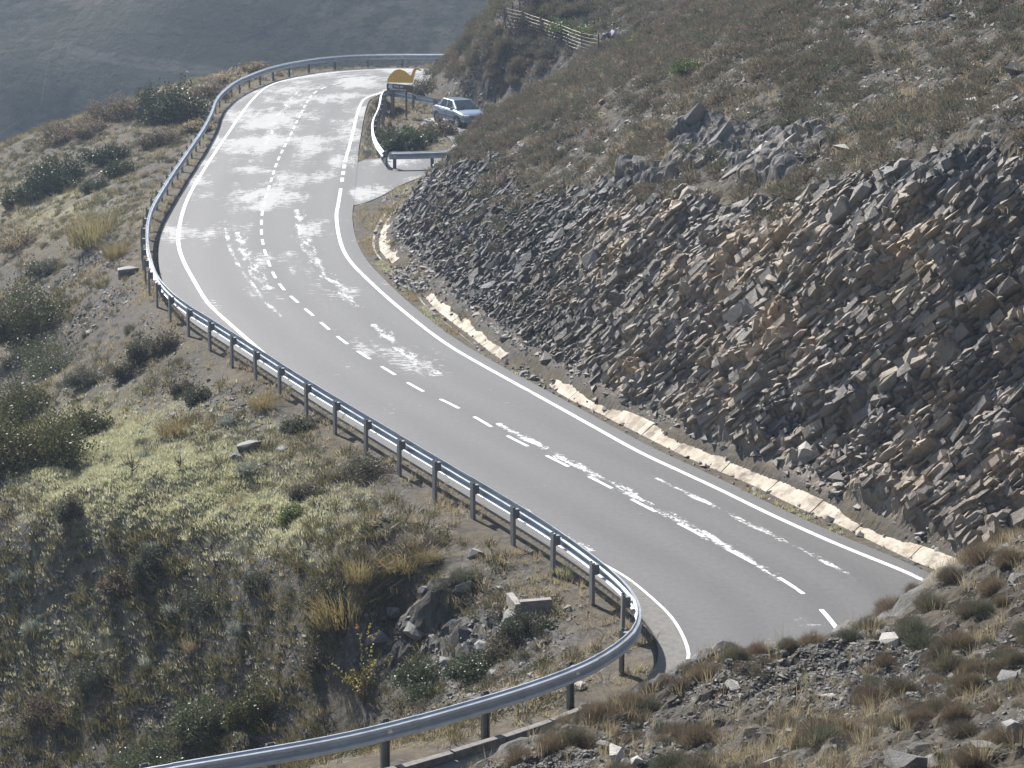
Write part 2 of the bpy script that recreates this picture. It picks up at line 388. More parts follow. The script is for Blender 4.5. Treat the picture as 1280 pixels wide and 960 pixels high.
def ground_z(x, y):
    """ground height with its undulation (no rock relief)"""
    z = look(M_Z, x, y); a = look(M_A, x, y); b = look(M_B, x, y); h = look(M_H, x, y)
    e = np.minimum(a, b)
    m = sstep(.05, .8, e)
    # near the ditch the ground stays low
    verge = -.03 - .03 * sstep(.2, .6, e)
    hill = sstep(-.38, .02, h)
    left = (look(M_H, x, y) < -.2)
    zz = np.where(left & (np.abs(h) < 2.2) & (e < 2.5), verge, verge * (1 - m) + z * m)
    zz = np.where((h < -.05) & (np.asarray(y) > 45) & (np.asarray(x) > -8.5), np.minimum(zz, -.03), zz)
    bayside = sstep(93, 97, np.asarray(y)) * sstep(8, 4, np.asarray(x))
    zh = np.maximum(z, .05); zh = np.where(bayside > 0, np.minimum(zh, zh * (1 - bayside) + (.12 + 1.15 * np.maximum(h, 0)) * bayside), zh)
    zz = zz * (1 - hill) + zh * hill
    und = sstep(.5, 3.0, e)
    zz = zz + und * ((.22 - .15 * sstep(42, 36, np.asarray(y))) * fbm(np.asarray(x) / 3.1, np.asarray(y) / 3.1, oct=3, seed=3) + .022 * fbm(np.asarray(x) / .55, np.asarray(y) / .55, oct=3, seed=9))
    xx_, yy_ = np.asarray(x, float), np.asarray(y, float)
    gul = sstep(63, 58, yy_) * sstep(36.5, 40, yy_) * sstep(1.2, 2.8, e) * (h < 0)
    zz = zz + gul * (.34 * np.abs(fbm(xx_ / 1.9, yy_ / 1.9, oct=2, seed=15)) + .16 * fbm(xx_ / .9, yy_ / .9, oct=2, seed=16))
    under = sstep(.05, -.12, a) + sstep(.05, -.12, b)
    return zz * (1 - np.clip(under, 0, 1)) - .14 * np.clip(under, 0, 1)
def hit(px, py, t0=20, t1=260):
    """where the sight line of a pixel meets the ground"""
    dx, dy, dz = (float(q) for q in raydir(px, py))
    t = np.linspace(t0, t1, 2400); x = dx * t; y = dy * t; z = CAMH + dz * t
    b = np.where(z < ground_z(x, y))[0]
    if len(b) == 0: return None
    i = b[0]; return float(x[i]), float(y[i]), float(ground_z(x[i], y[i]))
def px_per_m(y): return FPX / (y * math.cos(PITCH) + 3.0)
def project(x, y, z):
    zc = np.asarray(y) * math.cos(PITCH) - (np.asarray(z) - CAMH) * math.sin(PITCH)
    yc = np.asarray(y) * math.sin(PITCH) + (np.asarray(z) - CAMH) * math.cos(PITCH)
    return 640 + FPX * np.asarray(x) / zc, 480 - FPX * yc / zc

# ------------------------------------------------------------------ ground materials
def ground_material():
    t = NT('ground'); co = t.obj()
    grav = t.ramp(t.noise(9, 6, .65, co), [(.3, (.042, .041, .04)), (.5, (.078, .075, .071)), (.68, (.15, .145, .135))])
    soil = t.ramp(t.noise(2.3, 6, .6, co), [(.3, (.055, .047, .037)), (.7, (.105, .09, .07))])
    base = t.mix(t.f(t.noise(.55, 4, .6, co), .4, .62), grav, soil)
    straw = t.ramp(t.noise(5, 6, .65, co), [(.3, (.07, .06, .042)), (.7, (.15, .128, .09))])
    base = t.mix(t.math('MULTIPLY', t.attr('straw'), t.f(t.noise(1.6, 5, .65, co), .38, .58)), base, straw)
    moss = t.ramp(t.noise(3.5, 6, .6, co), [(.3, (.16, .16, .085)), (.55, (.31, .31, .18)), (.75, (.46, .45, .31))])
    base = t.mix(t.math('MULTIPLY', t.attr('moss'), t.f(t.noise(1.1, 5, .6, co), .36, .56)), base, moss)
    rk = t.n('Attribute', attribute_name='tint').outputs['Color']
    rock = t.mix(t.f(t.noise(14, 5, .6, co), .3, .75), t.mix(.4, rk, (.07, .066, .06)), rk)
    base = t.mix(t.attr('rock'), base, rock)
    h = t.math('ADD', t.noise(26, 5, .7, co), t.math('MULTIPLY', t.noise(6, 3, .6, co), 2.0))
    t.bump(h, .025, .7)
    return t.set(base, .9, 0, .08)
M_GROUND = ground_material()

# ------------------------------------------------------------------ terrain mesh: one rectilinear net, finer where it is seen large
def axis(parts):
    out = []
    for a, b, s in parts: out.append(np.arange(a, b - 1e-6, s))
    return np.concatenate(out + [np.array([parts[-1][1]])])
ax = axis([(-58, -30, 1.0), (-30, -16, .35), (-16, -6, .15), (-6, 12.4, .08), (12.6, 20, .3), (20, 56, 1.0)])
ay = axis([(-10, 22, .8), (22, 33.2, .09), (33.2, 44, .2), (44, 74, .1), (74, 96, .13), (96, 142, .3), (142, 188, .8)])
X, Y = np.meshgrid(ax, ay)
Z = ground_z(X, Y)
hD = look(M_H, X, Y); slope = look(M_S, X, Y); eA = np.minimum(look(M_A, X, Y), look(M_B, X, Y))
PXg, PYg = project(X, Y, Z)
# where bare rock shows: the cut face, outcrops above it, bank in the hairpin
n1 = fbm(X / 2.4, Y / 2.4, Z / 2.4, 3, 21)
rockm = sstep(.55, .85, slope + .18 * n1) * sstep(.0, .35, hD) * (1 - sstep(5.2, 8.0, hD)) * np.maximum(sstep(98, 86, Y), Y < 40)
rockm = np.maximum(rockm, .75 * sstep(700, 620, PXg) * sstep(180, 215, PYg) * sstep(.15, .5, hD) * (1 - sstep(3.2, 4.8, hD + .8 * n1)) * (Y > 50) * (Y < 97))
def blob(px, py, rx, ry): return np.exp(-(((PXg - px) / rx) ** 2 + ((PYg - py) / ry) ** 2))
outc = np.clip(blob(880, 165, 60, 32) + blob(955, 205, 60, 30) + .8 * blob(1010, 170, 60, 25) + .7 * blob(800, 215, 60, 25) + .9 * blob(930, 320, 60, 25) + .8 * blob(1180, 270, 90, 35) + .6 * blob(700, 260, 60, 30), 0, 1) * (hD > 0) * (Y > 45)
cutm = rockm * (1 - sstep(3.6, 5.0, hD + .9 * n1))
rockm = np.clip(np.maximum(cutm, .9 * sstep(.45, .7, outc + .3 * n1)), 0, 1)
bank = np.clip(blob(545, 790, 110, 42) + .5 * blob(640, 790, 50, 25), 0, 1) * (hD < 0) * (Y < 60)
fore = (hD > 0) * (Y < 40)
shale = sstep(790, 640, PXg) * (hD > 0) * (Y > 45)            # the far end of the cut is fine shale
# bedded, jointed rock: beds dip across the face, every block stands out a little differently
upv = np.array((.93 * .55, .36 * .55, .83)); awy = np.array((-.36, .93, 0))
tdir = upv * .82 - awy * .57; tdir /= np.linalg.norm(tdir)
into = np.array((.9, .43, -.1)); nb = np.cross(tdir, into); nb /= np.linalg.norm(nb)
def blocks(x, y, z, th, ln, seed):
    wx = fbm(x / 1.7, y / 1.7, z / 1.7, 3, seed + 5) * .45
    b = (x * nb[0] + y * nb[1] + z * nb[2] + wx * .55) / th
    b = b + .35 * vnoise(b * .8, x * .25, y * .25, seed + 1)
    bi = np.floor(b); bf = b - bi
    off = _h(bi, bi * 0 + 3, bi * 0, seed) * 9
    q = (x * tdir[0] + y * tdir[1] + z * tdir[2] + wx) / ln + off
    qi = np.floor(q); qf = q - qi
    w = (x * into[0] + y * into[1] + z * into[2]) / (ln * 1.3) + off * .7; wi = np.floor(w)
    r = _h(bi, qi, wi, seed + 2); r2 = _h(bi, qi, wi + 31, seed + 4)
    groove = np.minimum(np.minimum(bf, 1 - bf) / .12, np.minimum(qf, 1 - qf) / .10).clip(0, 1)
    return r, r2, bf, groove
r1, c1, f1, g1 = blocks(X, Y, Z, .62, 1.15, 40)
r2_, c2, f2, g2 = blocks(X, Y, Z, .24, .46, 60)
r3, c3, f3, g3 = blocks(X, Y, Z, .10, .2, 80)
big = 1 - shale * .85
rib = vnoise((X * nb[0] + Y * nb[1] + Z * nb[2]) / 1.5, X * .15, Y * .15, 97)
disp = big * (.32 * rib + .55 * (r1 - .35) + .16 * (f1 - .5) - .14 * (1 - g1)) + .22 * (r2_ - .4) + .08 * (f2 - .5) - .06 * (1 - g2) + .06 * (r3 - .5)
disp *= rockm * sstep(.05, .5, hD) * (.65 + .35 * sstep(600, 900, PXg)) * (1 - .45 * fore)
disp *= (.55 + .45 * (Y < 95))
# scree-like roughness elsewhere
rub = (1 - rockm) * sstep(.7, 1.6, eA) * (.05 * (r3 - .4) * (hD > 0) + (.035 + .02 * (hD > 0)) * fbm(X / .35, Y / .35, oct=3, seed=77)) * (1 + .9 * fore + .6 * bank)
bk = bank * (.28 * (r2_ - .4) + .10 * (r3 - .4))
gyy, gxx = np.gradient(look(M_Z, X, Y), ay, ax)
nl = np.sqrt(1 + gxx ** 2 + gyy ** 2)
D = disp + rub + bk
XD = X - gxx / nl * D; YD = Y - gyy / nl * D; ZD = Z + D / nl
wav = .10 * fbm(X / .8, Y / .8, Z / .8, 3, 31) * rockm
XD -= wav * .8
nj, ni = X.shape
idx = np.arange(nj * ni).reshape(nj, ni)
F = np.stack([idx[:-1, :-1], idx[:-1, 1:], idx[1:, 1:], idx[1:, :-1]], -1).reshape(-1, 4)
V = np.stack([XD, YD, ZD], -1).reshape(-1, 3)
# attributes
tan = np.stack([np.interp(c1 * .6 + c2 * .4, [0, .35, .6, .8, 1], v) for v in ([.15, .22, .29, .36, .24], [.138, .192, .235, .275, .225], [.12, .16, .175, .18, .205])], -1)
grey = np.stack([np.interp(c2 * .5 + c3 * .5, [0, .5, 1], v) for v in ([.075, .13, .21], [.075, .13, .205], [.075, .13, .195])], -1)
tanw = np.clip(sstep(600, 850, PXg) * sstep(180, 300, PYg) * (.75 + .5 * n1) + .12, 0, 1) * (Y > 40)
bandn = vnoise((X * nb[0] + Y * nb[1] + Z * nb[2]) / 1.1, X * .12, Y * .12, 95); blot = fbm(X / 1.3, Y / 1.3, Z / 1.3, 3, 96)
tanw = np.clip(tanw + .35 * bandn + .45 * blot * (tanw > .12), 0, 1)
tint = grey * (1 - tanw[..., None]) + tan * tanw[..., None]
tint = tint * (1.3 - .45 * shale[..., None])
tint = np.where((bank > .2)[..., None], tint * .6, tint)
straw = np.clip(.35 + .9 * fbm(X / 4, Y / 4, oct=3, seed=51), 0, 1)
straw = np.where(hD > 0, straw * .4, straw)
straw = np.clip(straw + .9 * blob(1000, 90, 300, 60) * .5 + .7 * blob(700, 700, 80, 40) + .8 * sstep(1.6, .4, np.abs(eA)) * (hD < 0), 0, 1)
straw *= (1 - .8 * bank) * .7
moss = np.clip(blob(160, 590, 130, 55) * 1.5 + .8 * blob(330, 640, 100, 40) + .3 * blob(120, 780, 170, 100) + .5 * blob(60, 260, 90, 40), 0, 1) * (hD < 0) * (eA > .8)
tris_zone = (rockm.reshape(-1)[F].mean(1) > .3) & (Y.reshape(-1)[F].mean(1) > 40)
def terrain_object(name, faces):
    used = np.unique(faces); rem = np.full(len(V), -1, np.int64); rem[used] = np.arange(len(used))
    me = np_mesh(name, V[used], rem[faces], [M_GROUND], None, False)
    for nm, a in (('straw', straw), ('moss', moss), ('rock', np.clip(rockm + .8 * bank, 0, 1))): attr(me, nm, a.reshape(-1)[used])
    attr_col(me, 'tint', tint.reshape(-1, 3)[used])
    return link(name, me)
ground = tag(terrain_object('ground', F[~tris_zone]), kind='structure')
cutting = tag(terrain_object('rock_cutting', F[tris_zone]), kind='structure')
def zfin(x, y):
    """height of the finished ground mesh"""
    i = np.clip(np.searchsorted(ax, x) - 1, 0, ni - 2); j = np.clip(np.searchsorted(ay, y) - 1, 0, nj - 2)
    u = np.clip((x - ax[i]) / (ax[i + 1] - ax[i]), 0, 1); v = np.clip((y - ay[j]) / (ay[j + 1] - ay[j]), 0, 1)
    return (ZD[j, i] * (1 - u) + ZD[j, i + 1] * u) * (1 - v) + (ZD[j + 1, i] * (1 - u) + ZD[j + 1, i + 1] * u) * v
def fld(A, x, y):
    i = np.clip(np.searchsorted(ax, x), 0, ni - 1); j = np.clip(np.searchsorted(ay, y), 0, nj - 1); return A[j, i]

# ------------------------------------------------------------------ the far side of the valley
def far_side():
    gx = np.linspace(-420, 420, 190); gy = np.linspace(180, 620, 150)
    A, B = np.meshgrid(gx, gy)
    zz = np.interp(B, [180, 215, 235, 420, 520, 620], [-22, -44, -40, 112, 118, 118]) + 9 * fbm(A / 60, B / 60, oct=4, seed=5) + .02 * A * sstep(200, 400, B)
    zz += 2.0 * fbm(A / 9, B / 9, oct=3, seed=8)
    trk = np.array([hitfar(px, py) for px, py in [(52, 55), (85, 61), (120, 68), (180, 79), (250, 93), (330, 108)]])
    dsgn = np.full(A.shape, 1e9); bst = np.full(A.shape, 1e9)
    for p_, q_ in zip(trk[:-1], trk[1:]):
        e_ = q_ - p_; t_ = np.clip(((A - p_[0]) * e_[0] + (B - p_[1]) * e_[1]) / (e_ @ e_), 0, 1); dx_ = A - p_[0] - t_ * e_[0]; dy_ = B - p_[1] - t_ * e_[1]; dd_ = np.hypot(dx_, dy_); k_ = dd_ < bst
        bst[k_] = dd_[k_]; dsgn[k_] = (dd_ * np.sign(e_[0] * dy_ - e_[1] * dx_))[k_]
    i = np.arange(A.size).reshape(A.shape)
    f = np.stack([i[:-1, :-1], i[:-1, 1:], i[1:, 1:], i[1:, :-1]], -1).reshape(-1, 4)
    t = NT('far_slope'); co = t.obj()
    c_ = t.ramp(t.noise(.06, 7, .65, co), [(.36, (.007, .009, .006)), (.5, (.022, .022, .016)), (.64, (.06, .053, .04))])
    c_ = t.mix(t.f(t.noise(.4, 5, .65, co), .46, .56), c_, (.012, .016, .009)); c_ = t.mix(t.f(t.noise(.018, 4, .6, co), .45, .62), c_, (.05, .046, .034), 'ADD')
    c_ = t.mix(t.math('MULTIPLY', t.ramp(t.math('ABSOLUTE', t.attr('track')), [(0, (1, 1, 1)), (.5, (1, 1, 1)), (.9, (0, 0, 0))]), t.f(t.noise(.3, 4, .6, co), .3, .55)), c_, (.085, .078, .065))
    t.bump(t.noise(.5, 6, .7, co), 1.2, 1.0); t.set(c_, .95, 0, .1)
    me = np_mesh('far_hillside', np.stack([A, B, zz], -1).reshape(-1, 3), f, [t.m], None, True)
    e0_ = trk[1] - trk[0]; dsgn = np.where((A - trk[0][0]) * e0_[0] + (B - trk[0][1]) * e0_[1] < 0, 50, dsgn); e1_ = trk[-1] - trk[-2]; dsgn = np.where((A - trk[-1][0]) * e1_[0] + (B - trk[-1][1]) * e1_[1] > 0, 50, dsgn)
    attr(me, 'track', np.clip(dsgn, -50, 50).reshape(-1)); o = tag(link('far_hillside', me), kind='structure')
    return gx, gy, zz
def hitfar(px, py):
    dx, dy, dz = (float(q) for q in raydir(px, py))
    t = np.linspace(190, 500, 3000); x = dx * t; y = dy * t; z = CAMH + dz * t
    zz = np.interp(y, [180, 215, 235, 420, 520, 620], [-22, -44, -40, 112, 118, 118]) + 9 * fbm(x / 60, y / 60, oct=4, seed=5) + .02 * x * sstep(200, 400, y)
    i = np.where(z < zz)[0][0]; return x[i], y[i]
FARX, FARY, FARZ = far_side()
# valley floor under everything, out to the distance
vf = np.array([(-780, -44, -26), (780, -44, -26), (780, 700, -48), (-780, 700, -48)])
tag(link('valley_floor', np_mesh('valley_floor', vf, [[0, 1, 2, 3]], [plain('valley_earth', (.09, .09, .055), .95, scale=.05)])), kind='structure')
# ------------------------------------------------------------------ road
def asphalt_mat(name, patch=True, lo=.062, hi=.085):
    t = NT(name); co = t.obj()
    n = t.noise(.35, 5, .6, co); fine = t.noise(38, 4, .8, co)
    base = t.ramp(n, [(.25, (lo * .97, lo, lo * 1.05)), (.75, (hi * .97, hi, hi * 1.04))])
    base = t.mix(.35, base, t.ramp(fine, [(.35, (.035, .035, .035)), (.65, (.25, .25, .245))]), 'MIX')
    base = t.mix(.5, base, t.mix(t.f(t.noise(7, 4, .8, co), .3, .7), (.045, .046, .048), (.125, .126, .127)))
    rough = .62
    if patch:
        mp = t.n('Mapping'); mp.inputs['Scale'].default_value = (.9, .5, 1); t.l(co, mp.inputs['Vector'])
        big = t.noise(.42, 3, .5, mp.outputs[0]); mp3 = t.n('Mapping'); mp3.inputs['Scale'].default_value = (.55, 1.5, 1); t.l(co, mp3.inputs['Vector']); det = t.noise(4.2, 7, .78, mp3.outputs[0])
        wear_glare = t.n('Attribute', attribute_name='wear_glare').outputs['Fac']
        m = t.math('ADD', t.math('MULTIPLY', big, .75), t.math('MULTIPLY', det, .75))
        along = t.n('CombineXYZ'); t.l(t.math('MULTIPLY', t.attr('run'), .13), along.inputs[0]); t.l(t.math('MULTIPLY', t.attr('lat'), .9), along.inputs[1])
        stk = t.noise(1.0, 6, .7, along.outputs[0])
        m = t.math('ADD', t.math('ADD', m, wear_glare), t.math('MULTIPLY', t.math('SUBTRACT', stk, .5), .55))
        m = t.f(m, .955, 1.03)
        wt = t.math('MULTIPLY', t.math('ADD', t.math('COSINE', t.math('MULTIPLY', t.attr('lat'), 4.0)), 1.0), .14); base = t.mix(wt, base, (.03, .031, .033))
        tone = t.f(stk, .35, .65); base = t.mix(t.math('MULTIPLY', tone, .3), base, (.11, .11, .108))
        base = t.mix(t.math('MULTIPLY', m, .7), base, (.52, .515, .5))  # worn patches; their pale colour also paints in backlit glare off the asphalt
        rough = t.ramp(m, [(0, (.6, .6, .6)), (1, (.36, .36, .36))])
    t.bump(t.noise(90, 3, .7, co), .006, .7)
    return t.set(base, rough, 0, .35)
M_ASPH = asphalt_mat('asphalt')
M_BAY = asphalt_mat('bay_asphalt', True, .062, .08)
def flat_grid(poly, step, z, name, mat, thick=.12):
    """a sheet with a fine net of points inside an outline (so wear can be stored on it) and a side skirt"""
    bm = bmesh.new(); vs = [bm.verts.new((p[0], p[1], z)) for p in poly]
    fc = bm.faces.new(vs); bmesh.ops.recalc_face_normals(bm, faces=[fc])
    if fc.normal.z < 0: fc.normal_flip()
    bmesh.ops.triangulate(bm, faces=[fc])
    lo, hi = poly.min(0), poly.max(0)
    for k, (a, b) in enumerate(zip(lo, hi)):
        no = Vector((1, 0, 0)) if k == 0 else Vector((0, 1, 0))
        for q in np.arange(a + step, b, step):
            bmesh.ops.bisect_plane(bm, geom=bm.verts[:] + bm.edges[:] + bm.faces[:], plane_co=no * float(q), plane_no=no)
    be = [e for e in bm.edges if e.is_boundary]
    ext = bmesh.ops.extrude_edge_only(bm, edges=be)
    for v in ext['geom']:
        if isinstance(v, bmesh.types.BMVert): v.co.z -= thick
    me = bpy.data.meshes.new(name); bm.to_mesh(me); bm.free(); me.materials.append(mat)
    return link(name, me)
RZ = .0
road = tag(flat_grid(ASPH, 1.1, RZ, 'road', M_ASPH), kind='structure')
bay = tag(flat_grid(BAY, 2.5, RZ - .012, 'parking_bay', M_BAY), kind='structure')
def wear_glare_attr(o):
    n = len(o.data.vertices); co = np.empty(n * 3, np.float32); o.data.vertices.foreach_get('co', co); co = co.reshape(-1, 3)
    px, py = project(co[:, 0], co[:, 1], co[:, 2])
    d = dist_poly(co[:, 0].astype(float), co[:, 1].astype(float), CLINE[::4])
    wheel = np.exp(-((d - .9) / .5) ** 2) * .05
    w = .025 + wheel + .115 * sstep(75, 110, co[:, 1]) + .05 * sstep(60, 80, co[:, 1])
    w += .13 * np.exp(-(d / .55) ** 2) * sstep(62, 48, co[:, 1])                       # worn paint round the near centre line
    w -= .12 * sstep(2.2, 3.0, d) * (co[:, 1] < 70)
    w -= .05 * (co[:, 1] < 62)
    attr(o.data, 'wear_glare', w)
    C2 = CLINE[::2]; cs2 = arclen(C2); best = np.full(n, 1e9); run = np.zeros(n); lat = np.zeros(n)
    for a, b, s_ in zip(C2[:-1], C2[1:], cs2):
        e = b - a; L = np.linalg.norm(e); t_ = np.clip(((co[:, 0] - a[0]) * e[0] + (co[:, 1] - a[1]) * e[1]) / L ** 2, 0, 1)
        dx = co[:, 0] - a[0] - t_ * e[0]; dy = co[:, 1] - a[1] - t_ * e[1]; dd = np.hypot(dx, dy); k = dd < best
        best[k] = dd[k]; run[k] = s_ + t_[k] * L; lat[k] = (dd * np.sign(e[0] * dy - e[1] * dx))[k]
    attr(o.data, 'run', run); attr(o.data, 'lat', lat)
wear_glare_attr(road); wear_glare_attr(bay)

# painted lines, 4 mm above the asphalt
def paint_mat():
    t = NT('road_paint'); co = t.obj()
    c_ = t.ramp(t.noise(6, 5, .6, co), [(.3, (.62, .62, .6)), (.7, (.82, .82, .8))])
    m = t.f(t.math('ADD', t.math('MULTIPLY', t.noise(1.2, 3, .5, co), .5), t.math('MULTIPLY', t.noise(30, 4, .7, co), .5)), .38, .44)
    return t.set(t.mix(m, (.16, .16, .16), c_), .5, 0, .4)
M_PAINT = paint_mat()
def strip(path, w, z, name, parent, mat=M_PAINT):
    n = normals2(path); a = path + n * w / 2; b = path - n * w / 2; k = np.arange(len(path) - 1); m = len(path)
    v = np.concatenate([np.c_[a, np.full(m, z)], np.c_[b, np.full(m, z)]])
    f = np.stack([k, m + k, m + k + 1, k + 1], -1)
    me = np_mesh(name, v, f, [mat]); run_ = arclen(path); attr(me, 'run', np.r_[run_, run_]); attr(me, 'lat', np.r_[np.full(m, w / 2), np.full(m, -w / 2)])
    return link(name, me, None, parent)
strip(LLINE, .125, RZ + .004, 'edge_line', road)
# right line is broken at the mouth of the bay
s = arclen(RLINE); sy = [s[np.argmin(np.linalg.norm(RLINE - G(*q), axis=1))] for q in ((431, 203), (427, 236))]
def piece(p, s, a, b, step=.35):
    t = np.linspace(a, b, max(2, int((b - a) / step) + 1)); return np.stack([np.interp(t, s, p[:, k]) for k in (0, 1)], -1)
strip(piece(RLINE, s, 0, sy[0]), .125, RZ + .004, 'edge_line', road)
strip(piece(RLINE, s, sy[1], s[-1]), .125, RZ + .004, 'edge_line', road)
g = (sy[1] - sy[0]) / 4
for k in range(3): strip(piece(RLINE, s, sy[0] + g * (k + .75) - g * .3, sy[0] + g * (k + .75) + g * .25), .14, RZ + .004, 'line_dash', road)
# thin line across the far junction
cs = arclen(CLINE); s0 = cs[np.argmin(np.linalg.norm(CLINE - G(388, 119), axis=1))]
sE = cs[np.argmin(np.linalg.norm(CLINE - G(1030, 768), axis=1))] + 3
q = s0 - 24
while q < sE + 18:
    strip(piece(CLINE, cs, q, q + 1.08), .095, RZ + .004, 'line_dash', road); q += 2.02
# half-removed old markings: ragged paint residue along the centre line and the lanes
def residue_mat(name, thr, lat_k):
    t = NT(name); co = t.obj(); t.set((.55, .55, .54), .45, 0, .4)
    uv = t.n('CombineXYZ'); t.l(t.math('MULTIPLY', t.attr('run'), .8), uv.inputs[0]); t.l(t.math('MULTIPLY', t.attr('lat'), 3.5), uv.inputs[1])
    fade = t.math('MULTIPLY', t.math('POWER', t.math('ABSOLUTE', t.math('MULTIPLY', t.attr('lat'), lat_k)), 2.0), .16)
    m = t.math('SUBTRACT', t.math('ADD', t.math('MULTIPLY', t.noise(1.0, 4, .65, uv.outputs[0]), .5), t.math('MULTIPLY', t.noise(9, 7, .85, co), .5)), fade)
    m = t.f(m, thr, thr + .03)
    tr = t.n('BsdfTransparent'); mx = t.n('MixShader'); t.l(m, mx.inputs[0]); t.l(tr.outputs[0], mx.inputs[1]); t.l(t.b.outputs[0], mx.inputs[2]); t.l(mx.outputs[0], t.out.inputs['Surface']); return t.m
M_RES1 = residue_mat('paint_residue', .485, 4.0); M_RES2 = residue_mat('faint_paint_residue', .5, 2.4); M_RES3 = residue_mat('thin_paint_residue', .495, 6.0)
CN = normals2(CLINE)
def c_at(px, py): return int(np.argmin(np.linalg.norm(CLINE - G(px, py), axis=1)))
i0, i1 = c_at(612, 530), c_at(985, 728)
strip(CLINE[i0:i1] + CN[i0:i1] * np.interp(np.arange(i1 - i0), [0, (i1 - i0) * .4, i1 - i0], [.35, .2, .0])[:, None], .5, RZ + .007, 'worn_paint', road, M_RES1)
i0, i1 = c_at(757, 606), c_at(1000, 738)
strip(CLINE[i0:i1] + CN[i0:i1] * 1.35, .26, RZ + .0035, 'worn_paint', road, M_RES3)
oldl = smooth(GP([(283, 285), (286, 305), (296, 330), (312, 352), (333, 378), (352, 398)]), 2); strip(oldl, .16, RZ + .0045, 'worn_paint', road, M_RES3)
strip(smooth(GP([(374, 262), (377, 285), (384, 310), (400, 335), (425, 360), (448, 385)]), 2), .8, RZ + .0035, 'worn_paint', road, M_RES2)
strip(smooth(GP([(300, 290), (306, 315), (322, 345), (335, 362)]), 2), .7, RZ + .0035, 'worn_paint', road, M_RES2)
strip(smooth(GP([(470, 405), (505, 440), (545, 470)]), 2), .8, RZ + .0035, 'worn_paint', road, M_RES2)
strip(smooth(GP([(620, 620), (665, 650), (735, 690)]), 2), .5, RZ + .0035, 'worn_paint', road, M_RES2)
strip(smooth(GP([(330, 180), (345, 150), (360, 128), (372, 112)]), 2), 1.0, RZ + .0035, 'worn_paint', road, M_RES2)
# pale rim of the gutter on the inside of the near bend
M_CONC = plain('concrete', (.24, .225, .2), .85, vary=.25, scale=5)
iG0 = np.argmin(np.linalg.norm(RAIL - np.array((.2, 47.4)), axis=1)); iG1 = np.argmin(np.linalg.norm(RAIL - np.array((-4.1, 34.2)), axis=1))
gp = smooth(np.concatenate([(RAIL + RN * .42)[iG0:iG1:2]]), 1); gq = LLINE[(LLINE[:, 1] < 46.5) & (LLINE[:, 1] > 34.8)]
gq = resample(gq, .3); gp = resample(gp, arclen(gp)[-1] / (len(gq) - 1))
m = min(len(gp), len(gq)); gp, gq = gp[:m], gq[:m]; k = np.arange(m - 1)
vv = np.concatenate([np.c_[gp, np.full(m, .006)], np.c_[(gp + gq) / 2, np.full(m, .0055)], np.c_[gq, np.full(m, .0065)]])
ff = np.concatenate([np.stack([k, k + 1, m + k + 1, m + k], -1), np.stack([m + k, m + k + 1, 2 * m + k + 1, 2 * m + k], -1)])
tgut = NT('gutter_screed'); cg = tgut.noise(7, 6, .65)
tgut.bump(tgut.noise(70, 3, .7), .006, .6)
gut_m = tgut.set(tgut.ramp(cg, [(.3, (.10, .098, .092)), (.7, (.17, .165, .15))]), .8, 0, .3)
tag(link('gutter', np_mesh('gutter', vv, ff, [gut_m])), kind='structure')
# low kerb on the near arm, under the rail
kp = (RAIL + RN * .30)[np.argmin(np.linalg.norm(RAIL - np.array((1.0, 38.0)), axis=1)):]
M_KERB = plain('kerb_concrete', (.17, .16, .15), .9, vary=.3, scale=9)
kerb = empty('kerb', (float(kp[0][0]), float(kp[0][1]), 0)); kerb['kind'] = 'structure'
ks = arclen(kp)
for a in np.arange(0, min(18, ks[-1] - 1.2), 1.05):
    p0, e0 = at_len(kp, ks, a + .5)
    o = MB().box((0, 0, 0), (1.02, .15, .24)).build('kerb_stone', M_KERB, kerb)
    o.location = (p0[0] - kerb.location.x, p0[1] - kerb.location.y, .0 + random.uniform(-.01, .01)); o.rotation_euler = (0, 0, math.atan2(e0[1], e0[0]))

# ------------------------------------------------------------------ concrete ditch at the foot of the cut, in slabs
ditch = empty('drainage_ditch', (float(ditch_low[0][0]), float(ditch_low[0][1]), 0)); ditch['kind'] = 'structure'
ds = arclen(ditch_low)
def near_s(px, py): return ds[np.argmin(np.linalg.norm(ditch_low - G(px, py), axis=1))]
gaps = [(near_s(499, 336), near_s(522, 360)), (near_s(648, 463), near_s(668, 474)), (near_s(508, 240), near_s(502, 250))]
conc2 = NT('ditch_concrete'); co = conc2.obj()
cc = conc2.ramp(conc2.noise(2.2, 6, .65, co), [(.28, (.30, .25, .19)), (.5, (.48, .42, .34)), (.72, (.60, .54, .46))])
cc = conc2.mix(conc2.f(conc2.noise(1.3, 6, .75, co), .48, .62), cc, (.2, .175, .14)); conc2.bump(conc2.noise(12, 5, .7, co), .03, .8)
M_DITCH = conc2.set(cc, .9, 0, .2)
a = .1
while a < ds[-1] - 1.0:
    b = a + random.uniform(1.5, 2.1)
    if not any(b > g0 and a < g1 for g0, g1 in gaps):
        t = np.linspace(a, b - .03, 6); vs = []; wob = random.uniform(-.012, .012)
        for q in t:
            p0, e0 = at_len(ditch_low, ds, q); n0 = np.array((-e0[1], e0[0]))
            o1, o2 = .0, .40 + random.uniform(-.012, .012)
            for off, z in ((o1 - .18, -.03), (o1, -.10), (o2, .19 + wob + random.uniform(-.008, .008)), (o2 + .12, .205 + wob), (o2 + .12, -.2), (o1 - .18, -.25)):
                pp = p0 + n0 * off; vs.append((pp[0], pp[1], z))
        fs = [(i * 6 + j, i * 6 + (j + 1) % 6, i * 6 + 6 + (j + 1) % 6, i * 6 + 6 + j) for i in range(5) for j in range(6)] + [tuple(range(5, -1, -1)), tuple(30 + j for j in range(6))]
        o = MB().add(vs, fs).build('concrete_slab', M_DITCH, ditch)
        o.matrix_parent_inverse = Matrix.Translation(-ditch.location)
    a = b

